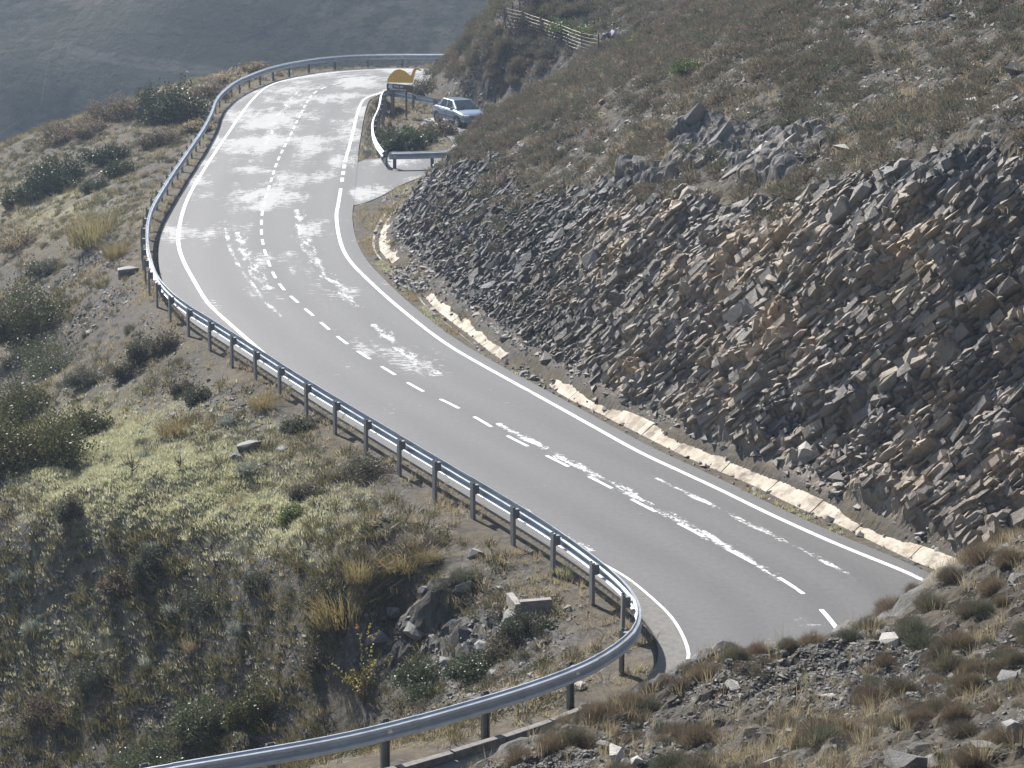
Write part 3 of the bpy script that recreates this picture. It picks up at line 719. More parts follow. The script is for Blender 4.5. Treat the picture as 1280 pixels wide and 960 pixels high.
# ------------------------------------------------------------------ guardrails
def steel(name, c, rough, metal):
    t = NT(name); co = t.obj(); n = t.noise(3.5, 5, .65, co)
    col = t.ramp(n, [(.3, tuple(q * .8 for q in c)), (.7, tuple(min(1, q * 1.12) for q in c))])
    return t.set(col, t.ramp(n, [(.3, (rough - .08,) * 3), (.7, (rough + .1,) * 3)]), metal, .5)
M_RAIL = steel('galvanised_beam', (.47, .51, .55), .55, .35)
M_POST = steel('galvanised_post', (.2, .205, .21), .62, .4)
M_BOLT = plain('bolt_steel', (.5, .5, .5), .4, .8)
M_REFL = plain('white_reflector', (.85, .85, .82), .25)
PROF = [(0, .155), (.012, .15), (.03, .125), (.075, .105), (.083, .08), (.075, .055), (.02, .028), (.0, .0), (.02, -.028), (.075, -.055), (.083, -.08), (.075, -.105), (.03, -.125), (.012, -.15), (0, -.155)]
def beam_mesh(path, s, a, b, zc, name, side):
    n = max(3, int((b - a) / .4) + 1); t = np.linspace(a, b, n); vs = []; th = .004; P = PROF; m = len(P)
    ring = [(x, z) for x, z in P] + [(x - th, z) for x, z in P[::-1]]; m = len(ring)
    for q in t:
        p0, e0 = at_len(path, s, q); n0 = np.array((-e0[1], e0[0])) * side
        vs += [(p0[0] + n0[0] * x, p0[1] + n0[1] * x, zc + z) for x, z in ring]
    fs = [(i * m + j, i * m + (j + 1) % m, i * m + m + (j + 1) % m, i * m + m + j) for i in range(n - 1) for j in range(m)]
    fs += [tuple(range(m)), tuple((n - 1) * m + j for j in range(m - 1, -1, -1))]
    return MB().add(vs, fs)
def post_proto():
    w, d, t = .145, .06, .006
    prof = [(-w / 2, 0), (w / 2, 0), (w / 2, d), (w / 2 - .015, d), (w / 2 - .015, d - t), (w / 2 - t, d - t), (w / 2 - t, t), (-w / 2 + t, t), (-w / 2 + t, d - t), (-w / 2 + .015, d - t), (-w / 2 + .015, d), (-w / 2, d)]
    n = len(prof)
    vs = [(x, y, -1.1) for x, y in prof] + [(x, y, 0) for x, y in prof]
    me = MB().add(vs, [tuple(range(n)), tuple(range(2 * n - 1, n - 1, -1))] + [(k, (k + 1) % n, n + (k + 1) % n, n + k) for k in range(n)]).mesh('post', M_POST)
    return me
POST_ME = post_proto()
SPACER_ME = MB().box((0, 0, 0), (.10, .10, .20)).mesh('spacer', M_POST)
BOLT_ME = MB().tube([(0, -.008, 0), (0, .012, 0)], .018, 6).mesh('bolt', M_BOLT)
REFL_ME = MB().prism([(-.05, -.045), (.05, -.045), (.05, .05), (0, .05)], 0, .008).mesh('reflector', M_REFL)
def guardrail(name, path, label, side=1, first=.6, spacing=2.0, ztop=.75, group=None, beam_len=4.0, s_end=None, bolts=None):
    s = arclen(path); end = s_end or s[-1]
    p0 = path[0]; root = empty(name, (float(p0[0]), float(p0[1]), 0)); tag(root, label, 'guardrail', group)
    inv = Matrix.Translation(-root.location); zc = ztop - .155
    a = first - .5; k = 0
    while a < end - .3:
        b = min(a + beam_len + .12, end)
        o = beam_mesh(path, s, a, b, zc + (.004 if k % 2 else -.002) + random.uniform(-.003, .003), 'beam', side * (1.0 if k % 2 else 1.06)).build('beam', M_RAIL, root, False); o.matrix_parent_inverse = inv
        a += beam_len; k += 1
    q = first; k = 0
    while q < end - .1:
        p, e = at_len(path, s, q); n0 = np.array((-e[1], e[0])) * side; ang = math.atan2(n0[1], n0[0]) - math.pi / 2
        base = p - n0 * .185
        jit = random.uniform(-.012, .012)
        o = bpy.data.objects.new('post', POST_ME); COL.objects.link(o); o.parent = root; o.matrix_parent_inverse = inv
        o.location = (base[0], base[1], ztop - .005 + jit); o.rotation_euler = (random.uniform(-.012, .012), random.uniform(-.012, .012), ang)
        o2 = bpy.data.objects.new('spacer', SPACER_ME); COL.objects.link(o2); o2.parent = root; o2.matrix_parent_inverse = inv
        o2.location = (p[0] - n0[0] * .075, p[1] - n0[1] * .075, zc); o2.rotation_euler = (0, 0, ang)
        if p[1] < 70:
            o3 = bpy.data.objects.new('bolt', BOLT_ME); COL.objects.link(o3); o3.parent = root; o3.matrix_parent_inverse = inv
            o3.location = (p[0] + n0[0] * .004, p[1] + n0[1] * .004, zc); o3.rotation_euler = (0, 0, ang)
        if k % 2 == (0 if bolts is None else bolts):
            o4 = bpy.data.objects.new('reflector', REFL_ME); COL.objects.link(o4); o4.parent = root; o4.matrix_parent_inverse = inv
            o4.location = (p[0] + n0[0] * .012, p[1] + n0[1] * .012, zc); o4.rotation_euler = (0, 0, ang)
        q += spacing; k += 1
    return root
# phase of the posts from the one seen at (745, 697)
sp = railS[np.argmin(np.linalg.norm(RAIL - G(745, 697, .75), axis=1))]
guardrail('guardrail', RAIL, 'long galvanised steel guardrail curving along the outer edge of the road', 1, sp % 2.0 + .02, 2.0)
island = smooth(np.concatenate([np.array([(-3.4, 117.4), (-4.6, 119.2)]), np.array([(-6.0, 121.3), (-6.55, 121.4)]), GP([(475, 134), (467, 148), (466, 163), (471, 177), (480, 189)], .7)]), 2)
guardrail('guardrail', island, 'curved guardrail round the bramble patch behind the dinosaur sign', -1, .5, 2.0, .7)
nearrail = np.array([G(486, 190, .7), G(520, 189.5, .7), G(560, 188, .7), G(575, 187, .7)])
guardrail('guardrail', resample(nearrail, .5), 'short straight guardrail closing the near side of the bramble patch', -1, .25, 1.6, .7)
# ------------------------------------------------------------------ plants
def unit(n):
    v = RNG.normal(size=(n, 3)); return v / np.linalg.norm(v, axis=1)[:, None]
def leaf_tris(p, d, L, W):
    """one pointed leaf (two triangles sharing the midrib) at p along d"""
    r = unit(len(p)); s = np.cross(d, r); s /= np.linalg.norm(s, axis=1)[:, None] + 1e-9
    L = np.broadcast_to(np.asarray(L, float), (len(p),))[:, None]; W = np.broadcast_to(np.asarray(W, float), (len(p),))[:, None]
    a = p; b = p + d * L * .5 + s * W * .5; c_ = p + d * L; e = p + d * L * .5 - s * W * .5
    n = len(p); v = np.stack([a, b, c_, e], 1).reshape(-1, 3); k = np.arange(n) * 4
    return v, np.concatenate([np.stack([k, k + 1, k + 2], -1), np.stack([k, k + 2, k + 3], -1)])
def needles(p, d, L, W):
    r = unit(len(p)); s = np.cross(d, r); s /= np.linalg.norm(s, axis=1)[:, None] + 1e-9
    L = np.broadcast_to(np.asarray(L, float), (len(p),))[:, None]
    v = np.stack([p - s * W * .5, p + s * W * .5, p + d * L], 1).reshape(-1, 3)
    return v, np.arange(len(p) * 3).reshape(-1, 3)
def join(*vf):
    V_, F_, n = [], [], 0
    for v, f in vf: V_.append(v); F_.append(f + n); n += len(v)
    return np.concatenate(V_), np.concatenate(F_)
def lumpy(d, k, amp):
    """radius factor by direction: k random lobes"""
    c_ = unit(k); c_[:, 2] = np.abs(c_[:, 2]); w = RNG.uniform(.4, 1, k)
    g = (np.exp(-((d[:, None] - c_[None]) ** 2).sum(-1) / .18) * w).max(1)
    return 1 - amp + amp * g
def dome_pts(n, R, Hh, shell=.45, k=14, amp=.45):
    d = unit(n); d[:, 2] = np.abs(d[:, 2]) * 1.0 - .08
    r = (RNG.uniform(0, 1, n) ** shell) * lumpy(d, k, amp)
    p = d * r[:, None] * np.array((R, R, Hh)); p[:, 2] = np.maximum(p[:, 2], .0)
    return p, d
def heath(nn, nl, R=.5, Hh=.42, W=.014, leaf=.028):
    p, d = dome_pts(nn, R, Hh); dd = d + .55 * unit(nn) + np.array((0, 0, .45)); dd /= np.linalg.norm(dd, axis=1)[:, None]
    A = needles(p * .8, dd, RNG.uniform(.08, .2, nn) * (R / .5), W)
    q, e = dome_pts(nl, R, Hh, .35); ee = e + .9 * unit(nl) + np.array((0, 0, .3)); ee /= np.linalg.norm(ee, axis=1)[:, None]
    B = leaf_tris(q, ee, RNG.uniform(.7, 1.5, nl) * leaf, leaf * .6)
    return join(A, B)
def bushy(n, R, Hh, leaf, k=22, amp=.5, up=.25, shell=.4):
    q, e = dome_pts(n, R, Hh, shell, k, amp); ee = e * .6 + .9 * unit(n) + np.array((0, 0, up)); ee /= np.linalg.norm(ee, axis=1)[:, None]
    return leaf_tris(q, ee, RNG.uniform(.7, 1.4, n) * leaf, leaf * .6)
def lobed(n, R, Hh, leaf, lobes=7, up=.3):
    parts = []; cs_ = [(0, 0, 0, .72)] + [(math.cos(a) * R * q, math.sin(a) * R * q, 0, random.uniform(.42, .62)) for a, q in ((random.uniform(0, 6.28), random.uniform(.35, .68)) for _ in range(lobes))]
    tot = sum(c_[3] ** 2 for c_ in cs_)
    for cx, cy, cz_, f_ in cs_:
        hh = Hh * (f_ / .72) ** .8 * random.uniform(.8, 1.15)
        v, f = bushy(max(60, int(n * f_ ** 2 / tot)), R * f_, hh, leaf, 14, .6, up, .42); parts.append((v + np.array((cx, cy, cz_)), f))
    return join(*parts)
def tuft(n, R=.1, Hh=.35, W=.012, lean=.5):
    a = RNG.uniform(0, 2 * math.pi, n); r = R * np.sqrt(RNG.uniform(0, 1, n))
    b = np.stack([np.cos(a) * r, np.sin(a) * r, np.zeros(n) - .02], -1)
    o = np.stack([np.cos(a), np.sin(a), np.zeros(n)], -1) + .7 * unit(n) * np.array((1, 1, 0))
    h = RNG.uniform(.5, 1.1, n)[:, None] * Hh; ln = RNG.uniform(.1, 1, n)[:, None] * lean
    m = b + o * h * ln * .35 + np.array((0, 0, 1)) * h * .6; t = b + o * h * ln + np.array((0, 0, 1)) * h
    s = np.stack([-np.sin(a + .6), np.cos(a + .6), np.zeros(n)], -1) * W / 2
    v = np.stack([b - s, b + s, m + s * .7, m - s * .7, t], 1).reshape(-1, 3); k = np.arange(n) * 5
    return v, np.concatenate([np.stack([k, k + 1, k + 2], -1), np.stack([k, k + 2, k + 3], -1), np.stack([k + 3, k + 2, k + 4], -1)])
def stems(n, R, Hh, r=.012):
    mb = MB()
    for i in range(n):
        a = random.uniform(0, 6.28); q = random.uniform(.3, .9)
        mid = (math.cos(a) * R * q * .35, math.sin(a) * R * q * .35, Hh * .45)
        end = (math.cos(a + .3) * R * q, math.sin(a + .3) * R * q, Hh * random.uniform(.7, .95))
        mb.tube([(math.cos(a) * .05, math.sin(a) * .05, -.08), mid, end], [r, r * .7, r * .25], 4)
    return mb
M_HEATH = leafmat('heath_foliage', [(0, (.075, .066, .05)), (.35, (.13, .11, .08)), (.65, (.17, .15, .105)), (.85, (.11, .115, .07)), (1, (.23, .2, .14))], .3)
M_HEATHG = leafmat('grey_green_foliage', [(0, (.05, .056, .038)), (.4, (.09, .1, .065)), (.75, (.14, .14, .095)), (1, (.2, .2, .15))], .3)
M_BROWN = leafmat('dry_brown_foliage', [(0, (.085, .068, .05)), (.5, (.15, .118, .082)), (1, (.25, .2, .14))], .4)
M_STRAW = leafmat('straw_blades', [(0, (.16, .125, .07)), (.4, (.27, .22, .13)), (.75, (.37, .31, .2)), (1, (.2, .19, .1))], .45, .5)
M_STRAWB = leafmat('straw_twigs', [(0, (.15, .12, .075)), (.5, (.27, .22, .14)), (1, (.4, .34, .23))], .5)
M_GOLD = leafmat('golden_blades', [(0, (.12, .095, .045)), (.5, (.22, .175, .08)), (1, (.2, .19, .09))], .45, .5)
M_GREENB = leafmat('green_blades', [(0, (.2, .21, .1)), (.5, (.36, .36, .21)), (1, (.52, .5, .36))], .5, .5)
M_DARK = leafmat('dark_green_leaves', [(0, (.022, .03, .014)), (.5, (.04, .055, .022)), (.85, (.075, .085, .035)), (1, (.15, .14, .06))], .25, .45, .4)
M_OLIVE = leafmat('olive_leaves', [(0, (.04, .046, .018)), (.5, (.085, .09, .033)), (.85, (.15, .14, .05)), (1, (.24, .2, .08))], .35, .5, .35)
M_BRAM = leafmat('bramble_leaves', [(0, (.04, .052, .026)), (.5, (.08, .1, .05)), (.8, (.13, .15, .085)), (1, (.2, .13, .07))], .3, .42, .5)
M_SILVER = leafmat('silver_leaves', [(0, (.14, .16, .13)), (.5, (.24, .27, .22)), (1, (.38, .4, .34))], .3, .5)
M_GREEN = leafmat('fresh_green_leaves', [(0, (.05, .08, .022)), (.5, (.1, .14, .04)), (1, (.2, .22, .08))], .4, .45)
M_YEL = leafmat('yellow_leaves', [(0, (.2, .2, .04)), (.5, (.34, .32, .07)), (.85, (.45, .36, .08)), (1, (.28, .06, .05))], .45, .45, .4, False)
M_STEM = plain('bark', (.13, .1, .075), .85)
def pm(name, vf, mat): return np_mesh(name, vf[0], vf[1], [mat])
P = {}
P['heath'] = [pm('heath', heath(520, 620), M_HEATH) for _ in range(5)]
P['heathg'] = [pm('heath', heath(420, 760), M_HEATHG) for _ in range(4)]
P['brown'] = [pm('scrub', heath(800, 300, .5, .5, .01), M_BROWN) for _ in range(3)]
P['heath_near'] = [pm('heath', heath(2600, 2600, .5, .42, .006, .016), M_HEATH) for _ in range(3)]
P['brown_near'] = [pm('scrub', heath(3200, 1500, .5, .46, .005, .014), M_BROWN) for _ in range(3)]
P['heathg_near'] = [pm('heath', heath(1800, 3600, .5, .42, .006, .016), M_HEATHG) for _ in range(2)]
P['straw'] = [pm('tussock', tuft(300, .24, .46, .007, 1.0), M_STRAW) for _ in range(3)]
P['gold'] = [pm('tussock', join(tuft(420, .3, .46, .007, 1.0), heath(200, 150, .4, .22, .01, .03)), M_GOLD) for _ in range(3)]
P['silver'] = [pm('silver_plant', join(heath(150, 700, .4, .4, .012, .045), tuft(60, .2, .4, .02, .9)), M_SILVER) for _ in range(3)]
P['bram'] = [pm('bramble', lobed(1800, .6, .5, .07), M_BRAM) for _ in range(3)]
P['green'] = [pm('green_shrub', lobed(1600, .55, .6, .05), M_GREEN) for _ in range(2)]
COUNTS = {}
def plant(name, me, x, y, s, label, cat, group=None, z=None, sz=None, sink=.04):
    o = bpy.data.objects.new(name, me); COL.objects.link(o)
    zz = float(zfin(x, y)) if z is None else z
    o.location = (x, y, zz - sink * s); o.rotation_euler = (random.uniform(-.12, .12), random.uniform(-.12, .12), random.uniform(0, 6.28))
    o.scale = (s * random.uniform(.9, 1.15), s * random.uniform(.9, 1.15), (sz or s) * random.uniform(.85, 1.15))
    return tag(o, label, cat, group)
def clear_of_road(x, y, m=.35): return (look(M_A, x, y) > m) & (look(M_B, x, y) > m)
def in_view(x, y, z, pad=60):
    a, b = project(x, y, z); return (a > -pad) & (a < 1280 + pad) & (b > -pad) & (b < 960 + pad)

def zone_hill(a, b):
    if b < 110 and a < 640: return 'on the end of the spur above the far road'
    if b < 45 and a < 755: return 'behind the wire fence'
    if b < 110 and a < 735: return 'below the wire fence'
    if b < 95 and a < 850: return 'around the seated person'
    if b < 215 and a <= 640: return 'on the slope behind the parking bay'
    if 820 < a < 1040 and 110 < b < 245: return 'among the grey outcrop slabs'
    if a > 880 and 235 < b < 360: return 'along the crest of the rock cutting'
    if a < 760 and b >= 200: return 'on the shale slope at the far end of the cutting'
    return 'on the upper hillside above the outcrop' if b < 110 else 'on the hillside between cutting and outcrop'
def zone_left(a, b):
    if a > 480: return 'on the bank inside the near bend'
    if b > 640: return 'on the shaded face of the gully'
    if b > 540: return 'on and around the mossy spur'
    if b > 330: return 'on the stony bank under the guardrail posts'
    return 'on the far outer bank by the guardrail bend'
def size_word(s_, lo_, hi_): return 'small' if s_ < lo_ else 'large' if s_ > hi_ else 'middling'
PERSON = hit(768, 53)
# --- scattered over the right hill
def sample(n, x0, x1, y0, y1, dens, seed):
    r = np.random.default_rng(seed); x = r.uniform(x0, x1, n); y = r.uniform(y0, y1, n)
    z = zfin(x, y); pp = np.hypot((x - PERSON[0] - .04 * (PERSON[1] - y)), 0) < .75; k = (~(pp & (y > PERSON[1] - 5) & (y < PERSON[1] + .9))) & (r.uniform(0, 1, n) < dens(x, y)) & in_view(x, y, z)
    return x[k], y[k], z[k], r
def dens_hill(x, y):
    h = look(M_H, x, y); rk = fld(rockm, x, y)
    cl = sstep(-.25, .35, fbm(x / 3.0, y / 3.0, oct=3, seed=91))
    d = (.35 + .65 * cl) * (1 - .93 * rk) * sstep(.5, 2.2, h)
    lowsh = np.maximum(np.where(y > 72, sstep(1.0, 2.6, h), sstep(2.5, 5.0, h)) + .25, sstep(90, 95, y))
    d = d * (1 + 1.2 * sstep(.45, .9, look(M_S, x, y)) * (y > 90))
    return d * np.clip(lowsh, 0, 1) * (.5 + .5 * sstep(75, 95, y) + .12) * (y > 44)
x, y, z, r = sample(33000, -6, 19, 44, 135, dens_hill, 1)
size = (r.uniform(.45, 1.0, len(x)) ** 1.3 * 1.35 + .15) * (1 + .15 * sstep(80, 110, y)); print('hill shrubs', len(x))
order = np.argsort(-size)
xs, ys, ss = x[order], y[order], size[order]
n_obj = 330
for i in range(min(n_obj, len(xs))):
    u = random.random(); zn = zone_hill(*project(xs[i], ys[i], zfin(xs[i], ys[i]))); sw = size_word(ss[i], 1.05, 1.3)
    kind, look_, nm = ('heath', 'rounded grey-brown heath shrub', 'heath_shrub') if u < .58 else ('heathg', 'rounded grey-green shrub', 'grey_green_shrub') if u < .86 else ('brown', 'dry rust-brown twiggy shrub', 'dry_shrub')
    plant(nm, random.choice(P[kind]), xs[i], ys[i], ss[i], sw + ' ' + look_ + ' ' + zn, 'shrub', look_ + 's ' + zn, sz=ss[i] * random.uniform(.7, 1.1))
# the smaller rest as one mass
def merge(protos, x, y, z, s, seed, zs=None):
    r = np.random.default_rng(seed); VV, FF, n = [], [], 0; which = r.integers(0, len(protos), len(x)); zs = np.ones(len(x)) if zs is None else zs
    for k, (v, f) in enumerate(protos):
        ids = np.where(which == k)[0]
        if len(ids) == 0: continue
        a = r.uniform(0, 6.28, len(ids)); c_, q = np.cos(a)[:, None], np.sin(a)[:, None]
        S = s[ids][:, None]
        vx = (v[None, :, 0] * c_ - v[None, :, 1] * q) * S + x[ids][:, None]; vy = (v[None, :, 0] * q + v[None, :, 1] * c_) * S + y[ids][:, None]
        vz = v[None, :, 2] * S * zs[ids][:, None] + z[ids][:, None]
        VV.append(np.stack([vx, vy, vz], -1).reshape(-1, 3))
        FF.append((f[None] + (np.arange(len(ids)) * len(v))[:, None, None]).reshape(-1, 3) + n); n += len(ids) * len(v)
    return np.concatenate(VV), np.concatenate(FF)
def stuff(name, vf, mat, label):
    o = link(name, np_mesh(name, vf[0], vf[1], [mat])); return tag(o, label, None, None, 'stuff')
lo = [heath(110, 130, .5, .4, .025, .045) for _ in range(5)]
xr, yr, sr = xs[n_obj:], ys[n_obj:], ss[n_obj:]
half = np.arange(len(xr)) % 5
for sel, mt, sd, lab in ((half < 3, M_HEATH, 5, 'low grey-brown scrub covering the hill above the cutting'), (half == 3, M_HEATHG, 6, 'low grey-green scrub covering the hill above the cutting'), (half == 4, M_BROWN, 7, 'low rusty dry scrub covering the hill above the cutting')):
    scatter('low_scrub', lo, mt, xr[sel], yr[sel], zfin(xr[sel], yr[sel]) - .03, sr[sel] * .85, sd, lab, RNG.uniform(.6, 1.1, sel.sum()))
# straw and twigs over the hill
def dens_grass(x, y):
    h = look(M_H, x, y); return sstep(.3, 1.5, h) * (1 - .9 * fld(rockm, x, y)) * sstep(-.2, .4, fbm(x / 2.2, y / 2.2, oct=3, seed=44)) * (y > 44)
x, y, z, r = sample(13000, -6, 19, 44, 135, dens_grass, 3)
tl = [tuft(22, .2, .2, .014, 1.4) for _ in range(5)]
scatter('dry_grass', tl, M_STRAW, x, y, z, r.uniform(.5, 1.2, len(x)), 8, 'straw-coloured dry grass on the hill above the cutting')

# --- left of the road: embankment, mossy spur, gully
def dens_left(x, y):
    a = np.minimum(look(M_A, x, y), look(M_B, x, y)); h = look(M_H, x, y)
    return (h < 0) * sstep(.5, 1.6, a)
def dens_lt(x, y): return dens_left(x, y) * (.25 + .75 * sstep(-.2, .3, fbm(x / 2.0, y / 2.0, oct=3, seed=61))) * (1 - .85 * fld(bank, x, y))
x, y, z, r = sample(90000, -30, 3, 36, 150, lambda a, b: dens_lt(a, b) * (.45 + .55 * sstep(62, 56, b)), 4)
px, py = project(x, y, z)
ms = fld(moss, x, y)
isg = (ms + .35 * r.normal(size=len(x)) * .5 > .58)
dk = ~isg & ((py > 655) & (px < 470) | (r.random(len(x)) < .3)) & (r.random(len(x)) < .86); isl = ~isg & ~dk
M_OLDG = leafmat('olive_blades', [(0, (.05, .05, .022)), (.45, (.09, .085, .04)), (.8, (.15, .13, .06)), (1, (.24, .2, .11))], .4, .5)
tl2 = [join(tuft(26, .2, .24, .016, 1.3), heath(30, 40, .22, .12, .016, .035)) for _ in range(5)]
scatter('rough_grass', tl2, M_OLDG, x[dk], y[dk], z[dk], r.uniform(.5, 1.4, dk.sum()), 19, 'rough olive grass on the gully face and the outer bank')
scatter('dry_grass', tl, M_STRAW, x[isl], y[isl], z[isl], r.uniform(.4, 1.1, isl.sum()), 9, 'straw-coloured dry grass on the bank outside the long guardrail')
tg = [tuft(16, .16, .13, .018, 1.1) for _ in range(4)]
scatter('green_grass', tg, M_GREENB, x[isg], y[isg], z[isg], r.uniform(.6, 1.3, isg.sum()), 10, 'short pale green grass on the mossy spur')
xg, yg, zg, r = sample(46000, -16, -3, 42, 68, lambda a, b: dens_left(a, b) * np.clip(fld(moss, a, b) * 1.2, 0, 1), 14)
scatter('green_grass', tg, M_GREENB, xg, yg, zg, r.uniform(.5, 1.0, len(xg)), 15, 'dense short pale green grass on the mossy spur')
lo2 = [heath(110, 170, .5, .42, .022, .045) for _ in range(5)]
def dens_scrubl(a, b): return dens_left(a, b) * sstep(.9, 1.8, np.minimum(look(M_A, a, b), look(M_B, a, b))) * (.12 + .88 * sstep(-.12, .3, fbm(a / 2.2, b / 2.2, oct=3, seed=66))) * (1 - .7 * np.clip(fld(moss, a, b) * 1.4 * (b > 54), 0, 1)) * (1 - .85 * fld(bank, a, b)) * (.35 + .65 * sstep(60, 55, b) + .3 * sstep(80, 95, b))
x, y, z, r = sample(46000, -30, 3, 38, 146, dens_scrubl, 27)
u = r.random(len(x)); sc_ = r.uniform(.18, .42, len(x)) + .35 * r.random(len(x)) ** 3
for sel, mt, sd, lab in ((u < .38, M_HEATHG, 51, 'low grey-green scrub on the bank outside the long guardrail'), (( u >= .38) & (u < .66), M_HEATH, 52, 'low grey-brown scrub on the bank outside the long guardrail'), ((u >= .66) & (u < .85), M_BROWN, 53, 'low rusty scrub on the bank outside the long guardrail'), (u >= .85, M_OLIVE, 54, 'low olive scrub on the bank outside the long guardrail')):
    scatter('low_scrub', lo2, mt, x[sel], y[sel], z[sel] - .03, sc_[sel], sd, lab, r.uniform(.6, 1.2, sel.sum()))
# verge grass along both road edges
t = RNG.uniform(0, railS[-1], 2600); i = np.clip(np.searchsorted(railS, t), 0, len(RAIL) - 1)
off = RNG.normal(.0, .28, len(t)); q = RAIL[i] - RN[i] * (.12 + off)[:, None]
k = clear_of_road(q[:, 0], q[:, 1], .06) & in_view(q[:, 0], q[:, 1], 0 * q[:, 0]) & (fbm(q[:, 0] / 1.1, q[:, 1] / 1.1, oct=2, seed=71) > -.15)
tv = [tuft(14, .12, .2, .014, 1.0) for _ in range(4)]
scatter('verge_grass', tv, M_STRAW, q[k, 0], q[k, 1], zfin(q[k, 0], q[k, 1]), RNG.uniform(.5, 1.2, k.sum()), 16, 'dry grass growing along the foot of the long guardrail')
t = RNG.uniform(0, ds[-1], 1300); i = np.clip(np.searchsorted(ds, t), 0, len(ditch_low) - 1)
q = ditch_low[i] - DN[i] * (.22 + np.abs(RNG.normal(0, .16, len(t))))[:, None]
k = clear_of_road(q[:, 0], q[:, 1], .05) & (fbm(q[:, 0] / 1.3, q[:, 1] / 1.3, oct=2, seed=72) > -.1)
kk = k & (fbm(q[:, 0] / 2, q[:, 1] / 2, oct=2, seed=73) > .1); k2 = k & ~kk
tv2 = [tuft(12, .1, .13, .016, 1.1) for _ in range(4)]
scatter('verge_grass', tv2, M_GREENB, q[kk, 0], q[kk, 1], zfin(q[kk, 0], q[kk, 1]), RNG.uniform(.5, 1.2, kk.sum()), 17, 'green weeds along the concrete ditch')
scatter('verge_grass', tv2, M_STRAW, q[k2, 0], q[k2, 1], zfin(q[k2, 0], q[k2, 1]), RNG.uniform(.5, 1.2, k2.sum()), 18, 'dry grass along the concrete ditch')
# island and edges of the parking bay
x, y, z, r = sample(5200, -8.2, 2.5, 86, 131, lambda a, b: (look(M_H, a, b) < .6) * (look(M_A, a, b) > .08) * (look(M_B, a, b) > .08) * (.25 + .75 * sstep(-.2, .3, fbm(a / 1.5, b / 1.5, oct=2, seed=74))), 24)
kk = fbm(x / 2, y / 2, oct=2, seed=75) > .15
scatter('verge_grass', tv, M_STRAW, x[~kk], y[~kk], z[~kk], r.uniform(.6, 1.5, (~kk).sum()), 25, 'dry grass around the bramble patch and the parking bay')
scatter('verge_grass', tv, M_GREENB, x[kk], y[kk], z[kk], r.uniform(.6, 1.3, kk.sum()), 26, 'green weeds around the bramble patch and the parking bay')
# shrubs scattered on the left
x, y, z, r = sample(2600, -28, 2, 38, 145, lambda a, b: dens_left(a, b) * sstep(.7, 1.5, np.minimum(look(M_A, a, b), 9)) * (.2 + .8 * sstep(-.2, .3, fbm(a / 2.5, b / 2.5, oct=2, seed=62))) * .55 * (1 - .8 * fld(bank, a, b)), 19)
sz = r.uniform(.3, .75, len(x)); mleft = fld(moss, x, y)
LAB = {'heath': ('heath_shrub', 'low grey-brown heath shrub'), 'heathg': ('grey_green_shrub', 'low grey-green shrub'), 'brown': ('dry_shrub', 'dry brown twiggy shrub'), 'straw': ('grass_tussock', 'straw-coloured grass tussock'), 'silver': ('silver_plant', 'silvery grey leafy plant')}
print('left shrubs', len(x))
for i in range(min(len(x), 520)):
    u = random.random(); p_, q_ = project(x[i], y[i], z[i])
    low = q_ > 650 and p_ < 480
    if low: kind = 'straw' if u < .35 else 'heathg' if u < .6 else 'brown' if u < .8 else 'silver'
    else: kind = 'heath' if u < .42 else 'heathg' if u < .68 else 'brown' if u < .8 else 'straw' if u < .93 else 'silver'
    nm, lab = LAB[kind]
    plant(nm, random.choice(P[kind]), x[i], y[i], sz[i] * (1.3 if kind in ('straw',) else 1), size_word(sz[i], .42, .6) + ' ' + lab + ' ' + zone_left(p_, q_), 'grass' if kind == 'straw' else 'shrub' if kind != 'silver' else 'plant', lab + 's ' + zone_left(p_, q_))

# --- the foreground bank
def dens_fore(x, y): return (look(M_H, x, y) > .35) * (y < 36)
x, y, z, r = sample(420, -3, 9, 23, 35, lambda a, b: dens_fore(a, b) * (.15 + .85 * sstep(-.15, .3, fbm(a / 1.6 + 4, b / 1.6, oct=2, seed=63))), 21)
edge = look(M_H, x, y)
LABF = {'heath_near': ('heath_shrub', 'grey-brown heath shrub'), 'brown_near': ('dry_shrub', 'dry russet twiggy shrub'), 'heathg_near': ('grey_green_shrub', 'dark grey-green shrub')}
def plant_fore(kind, x_, y_, s_):
    nm, lk = LABF[kind]; zn = 'on the brow of the gravelly bank over the road' if look(M_H, x_, y_) < 2.2 else 'among the stones of the gravelly bank'
    plant(nm, random.choice(P[kind]), x_, y_, s_, size_word(s_, .45, .62) + ' ' + lk + ' ' + zn, 'shrub', lk + 's ' + zn)
for i in range(min(len(x), 105)):
    u = random.random(); kind = 'heath_near' if u < .4 else 'brown_near' if u < .75 else 'heathg_near'
    plant_fore(kind, x[i], y[i], r.uniform(.35, .8))
for px, py, w in [(1115, 752, 75), (1060, 765, 60), (1090, 765, 70), (1190, 722, 55), (1225, 700, 70), (1260, 700, 60), (880, 840, 60), (920, 820, 50), (1240, 745, 60), (950, 815, 45), (985, 808, 45), (1015, 800, 55), (790, 880, 60), (745, 895, 60), (690, 935, 70), (650, 945, 60), (720, 925, 60), (850, 915, 70), (1180, 890, 80), (1150, 905, 60), (1010, 930, 70), (1210, 860, 60)]:
    for dy in range(4, 90, 5):
        h = hit(px, py + dy)
        if h is not None and look(M_H, h[0], h[1]) > .15: break
    else: continue
    u = random.random(); kind = 'brown_near' if u < .5 else 'heath_near' if u < .8 else 'heathg_near'
    plant_fore(kind, h[0], h[1], w / px_per_m(h[1]))
x, y, z, r = sample(9000, -3, 9, 23, 35, lambda a, b: dens_fore(a, b) * (.1 + .9 * sstep(.0, .4, fbm(a / 1.2 + 4, b / 1.2, oct=3, seed=64))), 22)
tn = [tuft(22, .12, .26, .006, .9) for _ in range(5)]
